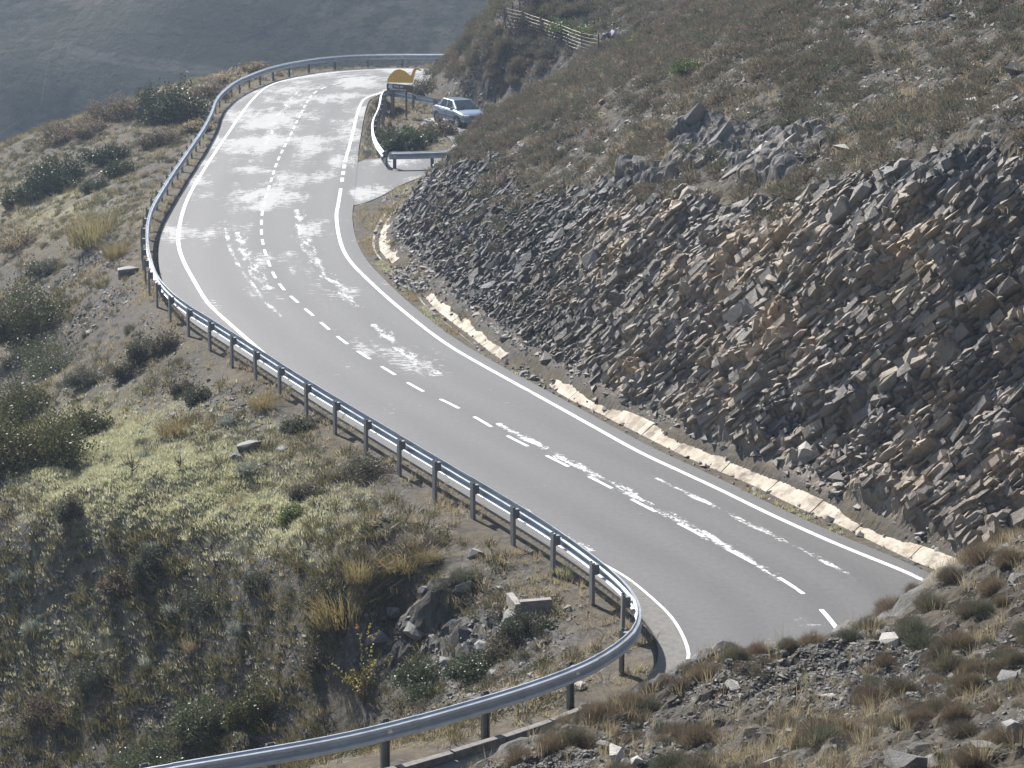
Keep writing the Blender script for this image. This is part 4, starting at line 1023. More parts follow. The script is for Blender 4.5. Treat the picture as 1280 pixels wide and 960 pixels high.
xf, yf, zf, rf_ = sample(5200, -3, 9, 23, 35, lambda a, b: dens_fore(a, b) * sstep(-.05, .35, fbm(a / 1.5 + 4, b / 1.5, oct=3, seed=63)), 28)
ln_ = [heath(500, 420, .5, .4, .008, .02) for _ in range(5)]; uf = rf_.random(len(xf))
for sel, mt, sd, lab in ((uf < .5, M_HEATH, 55, 'fine grey-brown scrub on the gravelly bank'), ((uf >= .5) & (uf < .8), M_BROWN, 56, 'fine russet scrub on the gravelly bank'), (uf >= .8, M_HEATHG, 57, 'fine grey-green scrub on the gravelly bank')):
    scatter('low_scrub', ln_, mt, xf[sel], yf[sel], zf[sel] - .02, rf_.uniform(.15, .45, sel.sum()), sd, lab)
scatter('dry_grass', tn, M_STRAW, x, y, z, r.uniform(.4, 1.1, len(x)), 23, 'thin dry grass on the gravelly bank facing the hairpin')

# --- single plants picked out in the photograph
def big_bush(px, py, w, h_, mat, name, label, leaf=.055, n=5200, cat='bush', k=26, amp=.5):
    q = hit(px, py)
    if q is None: return
    s = px_per_m(q[1]); R = w / s / 2; Hh = h_ / s
    root = empty(name, (q[0], q[1], float(zfin(q[0], q[1])) - .05)); tag(root, label, cat)
    o = link('foliage', np_mesh('foliage', *lobed(int(n * 2.6), R * 1.25, Hh * 1.25, leaf * 1.25), [mat]), None, root)
    stems(9, R * .8, Hh * .8, .018).build('stems', M_STEM, root)
    return root
big_bush(42, 420, 125, 100, M_OLIVE, 'bush', 'tall dark olive bush on the bank below the scree slope', .06, 7000)
big_bush(15, 530, 110, 70, M_OLIVE, 'bush', 'olive bush behind the broad yellowish one', .06, 6000)
big_bush(40, 585, 170, 110, M_OLIVE, 'bush', 'broad yellowish olive bush beside the mossy spur', .06, 7500)
big_bush(110, 545, 60, 50, M_OLIVE, 'bush', 'smaller yellowish olive bush at the upper rim of the mossy spur', .055, 2600)
big_bush(66, 236, 100, 56, M_DARK, 'bush', 'dark green spreading bush left of the long guardrail bend', .08, 5200)
big_bush(30, 255, 56, 32, M_DARK, 'bush', 'small dark green bush beside the spreading one', .08, 2400)
big_bush(138, 200, 66, 30, M_DARK, 'bush', 'flat dark green bush uphill of the spreading one', .08, 2400)
big_bush(150, 218, 46, 28, M_DARK, 'bush', 'round dark bush between the flat one and the guardrail', .08, 1800)
big_bush(118, 238, 40, 24, M_HEATHG, 'bush', 'little grey-green bush under the flat dark one', .07, 1300)
big_bush(222, 150, 104, 60, M_DARK, 'bush', 'large dark bush on the skyline by the far guardrail', .1, 5200)
big_bush(150, 150, 80, 38, M_BROWN, 'bush', 'wide brown leafless bush on the skyline of the outer bank', .09, 3200)
big_bush(70, 178, 80, 34, M_BROWN, 'bush', 'reddish brown bush on the skyline beyond the dark green one', .09, 3200)
big_bush(180, 140, 50, 26, M_BROWN, 'bush', 'brown bush leaning on the large dark skyline bush', .09, 2000)
for px, py, w, h_, mt, lab in [(112, 168, 60, 26, M_BROWN, 'brown brush between the skyline bushes and the spreading dark bush'), (262, 122, 60, 26, M_BROWN, 'dry brush at the skyline close to the far guardrail'), (292, 104, 50, 22, M_STRAWB, 'straw-coloured brush at the skyline end of the far guardrail'), (318, 92, 36, 20, M_STRAWB, 'pale upright brush behind the far guardrail curve'), (205, 182, 60, 26, M_BROWN, 'russet brush downhill of the large dark skyline bush'), (245, 166, 40, 20, M_STRAWB, 'straw brush hugging the far guardrail posts'),
                               (28, 310, 80, 34, M_STRAWB, 'pale glowing brush left of the orange-gold clump'), (60, 340, 60, 24, M_HEATHG, 'grey-green bush above the tall olive bush'), (180, 446, 56, 40, M_HEATHG, 'round grey-green bush on the scree below the guardrail'), (205, 440, 44, 34, M_HEATH, 'grey-brown bush leaning on the round grey-green one'), (165, 470, 50, 26, M_HEATH, 'low heath bush on the scree'), (250, 500, 40, 26, M_HEATHG, 'small rounded bush by the silver plant'), (232, 492, 34, 24, M_HEATH, 'small heath dome beside the rounded bush'), (370, 540, 50, 28, M_HEATHG, 'dark bush uphill of the two boulders'), (390, 620, 46, 26, M_HEATH, 'brown-grey bush below the two boulders'), (370, 650, 40, 28, M_GREEN, 'yellow-green bush on the stony spur shoulder'), (110, 480, 60, 30, M_HEATHG, 'dark bush between the two olive bushes and the scree'),
                               (255, 765, 60, 36, M_HEATHG, 'dark rounded bush halfway down the gully face'), (120, 850, 70, 40, M_HEATHG, 'dark bush near the gully bottom'), (60, 900, 70, 40, M_BROWN, 'brown bush at the gully bottom'), (150, 740, 60, 36, M_BROWN, 'brown hummocky bush on the gully face'), (320, 740, 60, 36, M_HEATHG, 'dark bush under the spur shoulder'), (395, 830, 60, 36, M_HEATH, 'dull bush above the wild rose')]:
    big_bush(px, py, w, h_, mt, 'bush', lab, 2.2 / px_per_m(hit(px, py)[1]), 1900)
big_bush(512, 186, 74, 40, M_BRAM, 'bramble_bush', 'glossy bramble bush inside the curved guardrail', .1, 4200)
big_bush(548, 168, 50, 26, M_BROWN, 'bush', 'dry brown bush between the brambles and the parked car', .08, 1500)
big_bush(534, 118, 40, 30, M_HEATH, 'bush', 'grey-brown bush at the foot of the slope behind the dinosaur sign', .07, 1500)
big_bush(478, 172, 30, 20, M_BROWN, 'bush', 'low brown bush against the curved guardrail', .07, 900)
big_bush(490, 180, 44, 22, M_BRAM, 'bramble_bush', 'low bramble under the dinosaur sign', .09, 1600)
big_bush(255, 915, 90, 62, M_BRAM, 'bramble_bush', 'bramble with shining leaves behind the near guardrail', .045, 4200)
big_bush(318, 905, 76, 74, M_OLIVE, 'bush', 'brown-green bush next to the shining bramble', .045, 3600)
big_bush(200, 950, 130, 40, M_BRAM, 'bramble_bush', 'low bramble at the gully bottom by the near guardrail', .045, 3000)
big_bush(540, 858, 120, 34, M_BRAM, 'bramble_bush', 'low green bramble spreading under the near guardrail', .045, 3400)
big_bush(600, 840, 80, 34, M_BRAM, 'bramble_bush', 'small bramble between the boulders and the near guardrail', .04, 2000)
big_bush(60, 460, 150, 52, M_BRAM, 'bramble_bush', 'pale glinting bramble below the tall olive bush', .055, 3600)
big_bush(660, 795, 70, 50, M_HEATHG, 'bush', 'grey-green broom bush beside the concrete headwall', .03, 3600)
big_bush(632, 820, 60, 40, M_HEATH, 'bush', 'grey-brown broom bush in front of the headwall', .03, 2800)
big_bush(415, 760, 80, 50, M_HEATHG, 'bush', 'dark grey-green broom on the rim of the gully', .035, 3200)
big_bush(460, 596, 70, 38, M_HEATH, 'bush', 'wide grey-brown heath bush just outside the guardrail', .035, 2600)
big_bush(90, 650, 34, 44, M_HEATHG, 'bush', 'upright dark bush on top of the mossy spur', .04, 1800)
big_bush(190, 715, 60, 50, M_HEATHG, 'bush', 'dark bush with pale tips on the face of the spur', .04, 2600)
for px, py, w, h_, lab in [(332, 508, 44, 30, 'golden grass clump below the guardrail near two dark boulders'), (225, 538, 60, 34, 'orange-gold grass clump at the top of the mossy spur'), (120, 300, 66, 54, 'large orange-gold grass clump left of the guardrail bend'), (150, 320, 40, 30, 'smaller golden clump next to the large orange one'),
                           (505, 705, 66, 30, 'golden grass clump on the rim above the dark bank'), (455, 720, 60, 40, 'wide golden clump on the gully rim'), (430, 770, 90, 60, 'tall golden grass hanging over the gully rim'), (540, 700, 50, 28, 'small golden clump at the end of the gully rim')]:
    q = hit(px, py); s = w / px_per_m(q[1])
    for j in range(1):
        plant('grass_clump', random.choice(P['gold']), q[0], q[1], s * 1.5, lab, 'grass', sz=h_ / px_per_m(q[1]) / .5)
for px, py, w, lab in [(195, 690, 50, 'silver leafed plant crowning the dark bush on the spur face'), (25, 725, 40, 'silver leafed plant at the left end of the spur face'), (40, 790, 44, 'silver plant among dry grass low on the spur face'), (300, 795, 50, 'spreading silver plant above the gully floor'), (215, 770, 40, 'small silver plant in the middle of the spur face'), (185, 835, 40, 'silver plant on the grassy ledge of the spur'), (310, 590, 40, 'silver plant beside the two dark boulders'), (285, 530, 36, 'silver grey plant above the golden clump')]:
    q = hit(px, py); plant('silver_plant', random.choice(P['silver']), q[0], q[1], w / px_per_m(q[1]) / .8, lab, 'plant')
for px, py, w, lab in [(708, 28, 44, 'fresh green shrub behind the wire fence'), (735, 34, 44, 'second fresh green shrub behind the wire fence'), (690, 8, 40, 'green shrub at the bend of the wire fence'), (760, 22, 36, 'green shrub just behind the seated person'), (672, 22, 26, 'small green shrub close to the fence wires'), (800, 48, 40, 'yellow-green shrub on the slope beside the seated person'), (865, 80, 50, 'pale green shrub on the hill above the rock outcrop')]:
    q = hit(px, py + 8); plant('green_shrub', random.choice(P['green']), q[0], q[1], w / px_per_m(q[1]) / 1.0, lab, 'shrub')
q = hit(706, 722); plant('green_weed', pm('weed', tuft(60, .1, .3, .02, .8), M_GREENB), q[0], q[1], 1.0, 'bright green weed at the foot of the guardrail posts', 'weed')
# the wild rose with yellow leaves: thin upright stems
q = hit(455, 880); root = empty('wild_rose', (q[0], q[1], float(zfin(q[0], q[1])) - .05)); tag(root, 'wild rose with thin upright stems and sparse yellow leaves', 'plant')
mb = MB(); lp = []; ld = []
for i in range(17):
    a = random.uniform(0, 6.28); R = random.uniform(.15, 1.0); hh = random.uniform(.5, 1.1) if i > 3 else random.uniform(1.5, 2.0)
    if i <= 3: R *= .35
    pts = [np.array((math.cos(a) * R * t_ ** 1.3 + random.uniform(-.03, .03), math.sin(a) * R * t_ ** 1.3, hh * math.sin(t_ * 1.45) / math.sin(1.45))) for t_ in np.linspace(0, 1, 8)]
    mb.tube(pts, [.009 * (1 - .8 * t_) for t_ in np.linspace(0, 1, 8)], 4)
    for j in range(26):
        t_ = random.uniform(.25, 1); i0 = min(6, int(t_ * 7)); p_ = pts[i0] + (pts[i0 + 1] - pts[i0]) * (t_ * 7 - i0); lp.append(p_)
lp = np.array(lp); dd = unit(len(lp)); mb.build('stems', M_STEM, root)
link('leaves', np_mesh('leaves', *leaf_tris(lp, dd, .05, .038), [M_YEL]), None, root)
# thin dead saplings on the mossy spur
for px, py, h_, lab in [(165, 600, 34, 'thin leafless brown sapling standing on the mossy spur'), (225, 590, 24, 'small leafless twig beside the sapling on the spur')]:
    q = hit(px, py); H_ = h_ / px_per_m(q[1]); mb = MB()
    for i in range(9):
        a = random.uniform(0, 6.28); z0 = H_ * random.uniform(.1, .7); L = H_ * random.uniform(.3, .6)
        mb.tube([(0, 0, z0), (math.cos(a) * L * .5, math.sin(a) * L * .5, z0 + L * .4), (math.cos(a) * L * .8, math.sin(a) * L * .8, z0 + L)], [.012, .008, .004], 4)
    mb.tube([(0, 0, -.1), (.02, 0, H_ * .6), (0, .02, H_)], [.02, .015, .006], 5)
    o = mb.build('sapling', M_STEM); o.location = (q[0], q[1], float(zfin(q[0], q[1]))); tag(o, lab, 'sapling')
# ------------------------------------------------------------------ rocks
def rock_mat(name, stops, bumpd=.03):
    t = NT(name); co = t.obj(); oi = t.n('ObjectInfo').outputs['Random']; n = t.noise(5, 6, .65, co)
    c_ = t.ramp(t.math('ADD', t.math('MULTIPLY', n, .5), t.math('MULTIPLY', oi, .5)), stops)
    t.bump(t.noise(14, 5, .7, co), bumpd, .8); return t.set(c_, .72, 0, .4)
M_ROCKT = rock_mat('bedded_rock', [(.15, (.10, .098, .095)), (.38, (.2, .175, .145)), (.6, (.32, .255, .18)), (.8, (.24, .23, .215)), (1, (.38, .28, .16))])
M_ROCKG = rock_mat('grey_rock', [(.15, (.09, .09, .09)), (.5, (.18, .178, .17)), (.85, (.31, .3, .28))])
M_ROCKP = rock_mat('pale_rock', [(.15, (.24, .23, .21)), (.5, (.38, .36, .32)), (.85, (.5, .47, .42))])
def rock_mesh(name, dims, mat, n=16, seed=0, pw=.55):
    r = np.random.default_rng(seed); bm = bmesh.new()
    for p in r.normal(size=(n, 3)):
        p = p / np.abs(p).max() * r.uniform(.75, 1) if r.random() < pw else p / np.linalg.norm(p)
        bm.verts.new(tuple(p * np.array(dims) / 2))
    bmesh.ops.convex_hull(bm, input=bm.verts)
    for v in [v for v in bm.verts if not v.link_faces]: bm.verts.remove(v)
    me = bpy.data.meshes.new(name); bm.to_mesh(me); bm.free(); me.materials.append(mat); return me
def gravmat(name, stops):
    t = NT(name); ri = t.n('NewGeometry').outputs['Random Per Island']; c_ = t.ramp(ri, stops); t.bump(t.noise(30, 3, .6), .01, .6); return t.set(c_, .7, 0, .4)
SLABS = [rock_mesh('rock', (1.0, .62, .36), M_ROCKT, 15, 100 + k, .8) for k in range(9)]
GREYR = [rock_mesh('rock', (1, .8, .6), M_ROCKG, 16, 200 + k, .6) for k in range(7)]
PALER = [rock_mesh('rock', (1, .75, .5), M_ROCKP, 16, 300 + k, .6) for k in range(6)]
# bedding frame: long axis along the dip trace, thin axis across the beds
T = Vector(tdir); N = Vector(nb); B = N.cross(T); BED = Matrix((T, B, N)).transposed()
# the cut face is bedded rock in place: beds of uneven thickness, each broken by joints into plates that stand out unevenly
PLATE = []
for k in range(14):
    r_ = np.random.default_rng(900 + k); q = r_.normal(size=(17, 3)); q /= (np.abs(q) ** 3.5).sum(1)[:, None] ** (1 / 3.5); q *= r_.uniform(.86, 1.04, (17, 1)) * .56
    q[:, 0] += q[:, 1] * r_.normal(0, .2); q[:, 2] += q[:, 0] * r_.normal(0, .12)
    bm = bmesh.new()
    for p in q: bm.verts.new(tuple(p))
    bmesh.ops.convex_hull(bm, input=bm.verts)
    for v in [v for v in bm.verts if not v.link_faces]: bm.verts.remove(v)
    bm.verts.index_update(); PLATE.append((np.array([v.co[:] for v in bm.verts]), np.array([[v.index for v in f.verts] for f in bm.faces]))); bm.free()
for k in range(10):                                             # squarer, slabby blocks
    r_ = np.random.default_rng(950 + k); c_ = np.array([(a, b, d) for d in (-1, 1) for a, b in ((-1, -1), (1, -1), (1, 1), (-1, 1))], float) * .5
    c_ = c_ * r_.uniform(.8, 1.06, (8, 3)) + r_.normal(0, .045, (8, 3)); c_[:, 0] += c_[:, 1] * r_.normal(0, .2); c_[:, 2] += c_[:, 0] * r_.normal(0, .08)
    PLATE.append((c_, np.array([(3, 2, 1), (3, 1, 0), (4, 5, 6), (4, 6, 7), (0, 1, 5), (0, 5, 4), (1, 2, 6), (1, 6, 5), (2, 3, 7), (2, 7, 6), (3, 0, 4), (3, 4, 7)])))
r = np.random.default_rng(5)
def plates(mask, th_m, ln_m, seed):
    rr = np.random.default_rng(seed); P3 = np.stack([XD[mask], YD[mask], ZD[mask]], -1)
    wob = .5 * fbm(P3[:, 0] / 4, P3[:, 1] / 4, P3[:, 2] / 4, 2, seed)
    b = P3 @ np.array(N) + wob; c_ = P3 @ np.array(T) + wob * .5
    edges = np.cumsum(th_m * rr.lognormal(-.08, .5, int((b.max() - b.min()) / th_m * 1.6) + 20)) + b.min() - .1
    bi = np.searchsorted(edges, b); out = []
    order = np.argsort(bi, kind='stable'); cuts = np.searchsorted(bi[order], np.arange(len(edges) + 1))
    for k in range(1, len(edges)):
        ids = order[cuts[k]:cuts[k + 1]]
        if len(ids) < 1: continue
        th = edges[k] - edges[k - 1]; lm = ln_m * rr.uniform(.6, 1.5) * (.7 + .6 * th / th_m)
        ce = np.cumsum(lm * rr.lognormal(-.08, .5, int((c_[ids].max() - c_[ids].min()) / lm * 1.7) + 12)) + c_[ids].min() - rr.uniform(0, lm)
        ci = np.searchsorted(ce, c_[ids]); tone = rr.uniform(.75, 1.2)
        for q in np.unique(ci):
            g_ = ids[ci == q]
            if len(g_) < 1 or q == 0 or rr.random() < .07: continue
            ln = min(ce[min(q, len(ce) - 1)] - ce[q - 1], .55); out.append((*P3[g_].mean(0), ln, th, rr.random(), tone * rr.uniform(.8, 1.15), g_[len(g_) // 2]))
    return np.array(out)
zone = (np.maximum(cutm, rockm * (shale > .3) * (outc < .3)) > .35) & (hD > .25) & (Y > 44.5) & (Y < 92)
big_z = zone & (shale < .45); fin_z = zone & (shale >= .45)
PB = np.concatenate([plates(big_z & (PXg > 900), .09, .2, 31), plates(big_z & (PXg <= 900), .075, .17, 33)]); PF = plates(fin_z, .05, .11, 32)
def plate_xf(p):
    ln, th, u = p[3], p[4], p[5]; dep = .18 + 1.1 * th; o_ = (u - .7) * (.08 + .5 * th)        # how far it stands out
    return np.array((ln * 1.12, dep, th * 1.18)), p[:3] - np.array(B) * o_ * np.sign(np.dot(np.array(B), np.array((.93, .36, 0))))
area = PB[:, 3] * PB[:, 4]; pxs = project(PB[:, 0], PB[:, 1], PB[:, 2]); vis = (pxs[0] < 1300) & (pxs[1] > 0) & (pxs[1] < 730)
rank = np.argsort(-(area * vis / (PB[:, 1] ** 2)))
def tint_at(p): return fld(tint, p[0], p[1])
tb = NT('bedded_rock_face'); cb = tb.n('Attribute', attribute_name='tint').outputs['Color']
cb = tb.mix(tb.f(tb.noise(7, 6, .7), .3, .7), tb.mix(.5, cb, (.06, .055, .05)), cb); tb.bump(tb.noise(16, 6, .75), .05, 1.0); M_BLOCK = tb.set(cb, .55, 0, .5)
PLATE_ME = []
BEDn = np.array(BED)
def plate_mesh(p, rr):
    sc_, pos = plate_xf(p); c_, f_ = PLATE[rr.integers(len(PLATE))]; sw = .2 * float(vnoise(np.array(p[0] / 3.2), np.array(p[1] / 3.2), np.array(p[2] / 2.2), 57))
    R_ = np.array(Matrix.Rotation(sw, 3, B) @ Matrix.Rotation(rr.normal(0, .055), 3, 'X') @ Matrix.Rotation(rr.normal(0, .055), 3, 'Y') @ Matrix.Rotation(rr.normal(0, .08), 3, 'Z'))
    return (c_ * sc_) @ (R_ @ BEDn).T, pos, f_
VV, FF, TT, n_ = [], [], [], 0
single = set(rank[:300].tolist())
for i, p in enumerate(PB):
    v, pos, f_ = plate_mesh(p, r); tn_ = np.clip(tint_at(p) * p[6] * 1.15, 0, .6)
    if i in single:
        me = np_mesh('rock', v, f_, [M_BLOCK]); attr_col(me, 'tint', np.tile(tn_, (len(v), 1))); o = link('rock', me, None, cutting); o.location = pos
    else:
        VV.append(v + pos); FF.append(f_ + n_); TT.append(np.tile(tn_, (len(v), 1))); n_ += len(v)
for p in PF:
    v, pos, f_ = plate_mesh(p, r); VV.append(v + pos); FF.append(f_ + n_); TT.append(np.tile(np.clip(tint_at(p) * p[6] * 1.0, 0, .5), (len(v), 1))); n_ += len(v)
me = np_mesh('small_rocks', np.concatenate(VV), np.concatenate(FF), [M_BLOCK]); attr_col(me, 'tint', np.concatenate(TT))
o = link('small_rocks', me, None, cutting); o['kind'] = 'stuff'; print('plates', len(PB), len(PF))
# outcrops above the face: bigger tilted slabs, each a thing
for px, py, w, lab in [(862, 165, 60, 'large tilted grey outcrop slab on the upper hill'), (900, 178, 46, 'grey slab leaning against the large outcrop'), (950, 195, 52, 'bright edged slab in the middle of the outcrop'), (985, 185, 36, 'narrow slab at the far end of the outcrop'), (955, 222, 40, 'low split slab under the outcrop'), (1010, 205, 40, 'flat slab right of the bright edged one'), (918, 215, 36, 'dark slab below the outcrop'), (880, 200, 30, 'thin slab at the foot of the large outcrop'),
                       (1185, 275, 60, 'pale tilted slab at the crest of the cutting'), (1220, 285, 46, 'pale slab beside the crest slab')]:
    q = hit(px, py); s = w / px_per_m(q[1])
    o = bpy.data.objects.new('outcrop_slab', random.choice(SLABS if py > 250 else GREYR)); COL.objects.link(o)
    Rj = Matrix.Rotation(random.gauss(0, .2), 3, 'X') @ Matrix.Rotation(random.gauss(0, .2), 3, 'Z')
    o.rotation_euler = (Rj @ BED).to_euler(); o.scale = (s * 1.3, s * .9, s * .6); o.location = (q[0], q[1], float(zfin(q[0], q[1])) - .12 * s); tag(o, lab, 'rock')
# single boulders
for px, py, w, pal, lab in [(312, 556, 36, 0, 'larger dark boulder on the bank below the guardrail'), (297, 570, 25, 0, 'smaller dark boulder resting against the larger one'), (352, 562, 18, 0, 'small dark stone near the two boulders'), (595, 692, 24, 0, 'square dark boulder on the dry grass by the guardrail'), (160, 337, 34, 0, 'flat brown slab under the guardrail bend'),
                            (515, 792, 40, 0, 'grey boulder on the dark bank'), (470, 800, 34, 0, 'low grey boulder at the foot of the dark bank'), (640, 770, 32, 0, 'boulder touching the concrete headwall'), (605, 812, 34, 0, 'rounded boulder below the dark bank'), (560, 830, 30, 0, 'pale grey boulder near the low bramble'), (580, 735, 26, 0, 'dark rock on the rim of the bank'), (530, 740, 24, 0, 'grey rock left on the bank rim'), (490, 770, 24, 0, 'small rock halfway down the dark bank'),
                            (695, 853, 24, 1, 'pale rock behind the near guardrail post'), (725, 858, 24, 1, 'pale cracked rock at the end of the near kerb'), (712, 864, 16, 1, 'small pale rock between two larger ones'),
                            (768, 948, 46, 1, 'big pale flat boulder on the gravelly bank'), (795, 958, 22, 1, 'pale boulder beside the big flat one'), (1130, 955, 60, 0, 'large grey boulder in scrub on the gravelly bank'), (1235, 930, 50, 0, 'rounded grey boulder low on the gravelly bank'), (1265, 915, 44, 0, 'grey boulder behind the rounded one'), (1160, 950, 40, 0, 'grey boulder next to the large one'), (1262, 850, 34, 0, 'grey boulder high on the gravelly bank'), (1270, 725, 26, 0, 'stone on the crest of the gravelly bank'), (1050, 785, 24, 0, 'rounded stone on the brow of the bank over the road'), (1115, 795, 46, 1, 'long pale slab on the gravelly bank'), (915, 855, 26, 1, 'pale tilted stone among the gravel'), (965, 955, 36, 1, 'pale slab half buried in gravel'),
                            (655, 466, 20, 0, 'fallen rock lying in the ditch'), (668, 472, 16, 0, 'second fallen rock lying in the ditch'), (545, 394, 14, 0, 'dark rock fallen against the ditch slab'), (1005, 556, 34, 1, 'bright yellowish boulder at the foot of the cutting'), (1048, 602, 22, 1, 'tan boulder just above the ditch')]:
    q = hit(px, py + w * .2)
    if q is None: continue
    s = w / px_per_m(q[1]); o = bpy.data.objects.new('boulder', random.choice(PALER if pal else GREYR)); COL.objects.link(o)
    o.rotation_euler = (random.gauss(0, .25), random.gauss(0, .25), random.uniform(0, 6.28)); o.scale = (s, s, s * random.uniform(.75, 1.05)); o.location = (q[0], q[1], float(zfin(q[0], q[1])) + .12 * s); tag(o, lab, 'rock')
# loose stones that can be told apart on the foreground bank
r = np.random.default_rng(8); cnt = 0
while cnt < 230:
    x_, y_ = r.uniform(-2, 8.5), r.uniform(23.5, 34.5)
    if look(M_H, x_, y_) < .5 or not in_view(x_, y_, zfin(x_, y_), 5): continue
    if fbm(np.array(x_ / 1.4), np.array(y_ / 1.4), oct=2, seed=33) < -.12: continue
    s = float(np.clip(r.lognormal(-2.6, .4), .05, .22)); pal = r.random() < .5
    o = bpy.data.objects.new('stone', (PALER if pal else GREYR)[r.integers(6)]); COL.objects.link(o)
    o.rotation_euler = (r.normal(0, .35), r.normal(0, .35), r.uniform(0, 6.28)); o.scale = (s, s * r.uniform(.7, 1.1), s * r.uniform(.45, .9)); o.location = (x_, y_, float(zfin(x_, y_)) + .1 * s)
    tag(o, 'small pale angular stone lying loose on the gravelly bank' if pal else 'small grey angular stone lying loose on the gravelly bank', 'stone', 'pale stones on the gravelly bank' if pal else 'grey stones on the gravelly bank'); cnt += 1
# gravel and chips nobody could count
def chip(seed):
    r_ = np.random.default_rng(seed); v = np.array([(1, 0, 0), (-1, 0, 0), (0, 1, 0), (0, -1, 0), (0, 0, 1), (0, 0, -1)], float) * np.array((.5, .4, .28)) * r_.uniform(.65, 1.2, (6, 1)) + r_.normal(0, .09, (6, 3))
    return v, np.array([(0, 2, 4), (2, 1, 4), (1, 3, 4), (3, 0, 4), (2, 0, 5), (1, 2, 5), (3, 1, 5), (0, 3, 5)])
CH = [chip(k) for k in range(8)]
M_GRAV = gravmat('gravel', [(0, (.055, .053, .05)), (.5, (.12, .115, .105)), (.85, (.22, .21, .19)), (1, (.4, .38, .33))])
M_CHIP = gravmat('shale_chips', [(0, (.07, .07, .07)), (.45, (.15, .145, .14)), (.8, (.25, .22, .18)), (1, (.36, .3, .22))])
x, y, z, r = sample(110000, -3, 9, 23, 35, lambda a, b: dens_fore(a, b) * (.1 + .9 * sstep(-.3, .1, fbm(a / 1.4, b / 1.4, oct=2, seed=33))), 31)
scatter('gravel', CH, M_GRAV, x, y, z + .004, r.lognormal(-3.1, .45, len(x)), 32, 'grey gravel and stone chips covering the bank facing the hairpin')
def dens_lg(a, b): return dens_left(a, b) * np.clip(sstep(-.1, .35, fbm(a / 2.6, b / 2.6, oct=3, seed=34)) * .8 + fld(bank, a, b), 0, 1) * (1 - .8 * fld(moss, a, b))
x, y, z, r = sample(120000, -18, 3, 38, 95, dens_lg, 35)
scatter('gravel', CH, M_GRAV, x, y, z + .01, r.lognormal(-2.45, .45, len(x)), 36, 'grey gravel on the bank outside the long guardrail')
x, y, z, r = sample(110000, -6, 18, 45, 125, lambda a, b: (look(M_H, a, b) > .2) * (b > 45) * (1 - .75 * fld(rockm, a, b) * (1 - fld(shale, a, b))) * (.25 + .75 * sstep(-.1, .3, fbm(a / 2.4, b / 2.4, oct=3, seed=37))) * (.35 + .65 * fld(rockm, a, b)) + 1.5 * (look(M_H, a, b) > .08) * (look(M_H, a, b) < .9) * (b > 45) * (b < 100), 38)
scatter('rock_chips', CH, M_CHIP, x, y, z, r.lognormal(-2.05, .5, len(x)), 39, 'broken shale chips strewn over the cutting and the hill', r.uniform(.8, 1.4, len(x)))
# rubble in the ditch and on the verge
t = RNG.uniform(0, ds[-1], 1500); i = np.clip(np.searchsorted(ds, t), 0, len(ditch_low) - 1); q = ditch_low[i] + DN[i] * RNG.normal(-.05, .2, len(t))[:, None]
k = clear_of_road(q[:, 0], q[:, 1], .05); ing = np.zeros(len(t), bool)
for g0, g1 in gaps: ing |= (t > g0 - .5) & (t < g1 + .5)
k &= ing | (RNG.random(len(t)) < .3)
scatter('rubble', CH, M_CHIP, q[k, 0], q[k, 1], zfin(q[k, 0], q[k, 1]) + .02 + .1 * ing[k] * RNG.random(k.sum()), RNG.lognormal(-2.3, .5, k.sum()), 41, 'small rubble fallen into the concrete ditch')
t = RNG.uniform(0, 1, 700); gq_ = np.array([G(*p_) for p_ in [(500, 338), (508, 345), (516, 352), (524, 362)]]); i = RNG.integers(0, 3, 700)
q = gq_[i] + (gq_[i + 1] - gq_[i]) * t[:, None] + RNG.normal(0, .28, (700, 2)); k = clear_of_road(q[:, 0], q[:, 1], .1)
scatter('rubble', CH, M_CHIP, q[k, 0], q[k, 1], zfin(q[k, 0], q[k, 1]) + .02, RNG.lognormal(-2.0, .4, k.sum()), 43, 'heap of small rubble covering a gap in the ditch')
# concrete headwall of a culvert beside the near bend
q = hit(655, 772); hw = empty('culvert_headwall', (q[0], q[1], float(zfin(q[0], q[1])))); tag(hw, 'weathered concrete culvert headwall half sunk in the bank', 'headwall')
MB().box((.22, 0, .0), (.62, .14, .55)).build('wall', M_CONC, hw); MB().box((-.12, .3, -.02), (.13, .7, .5)).build('side_wall', M_CONC, hw)
hw.rotation_euler = (0, 0, .25)
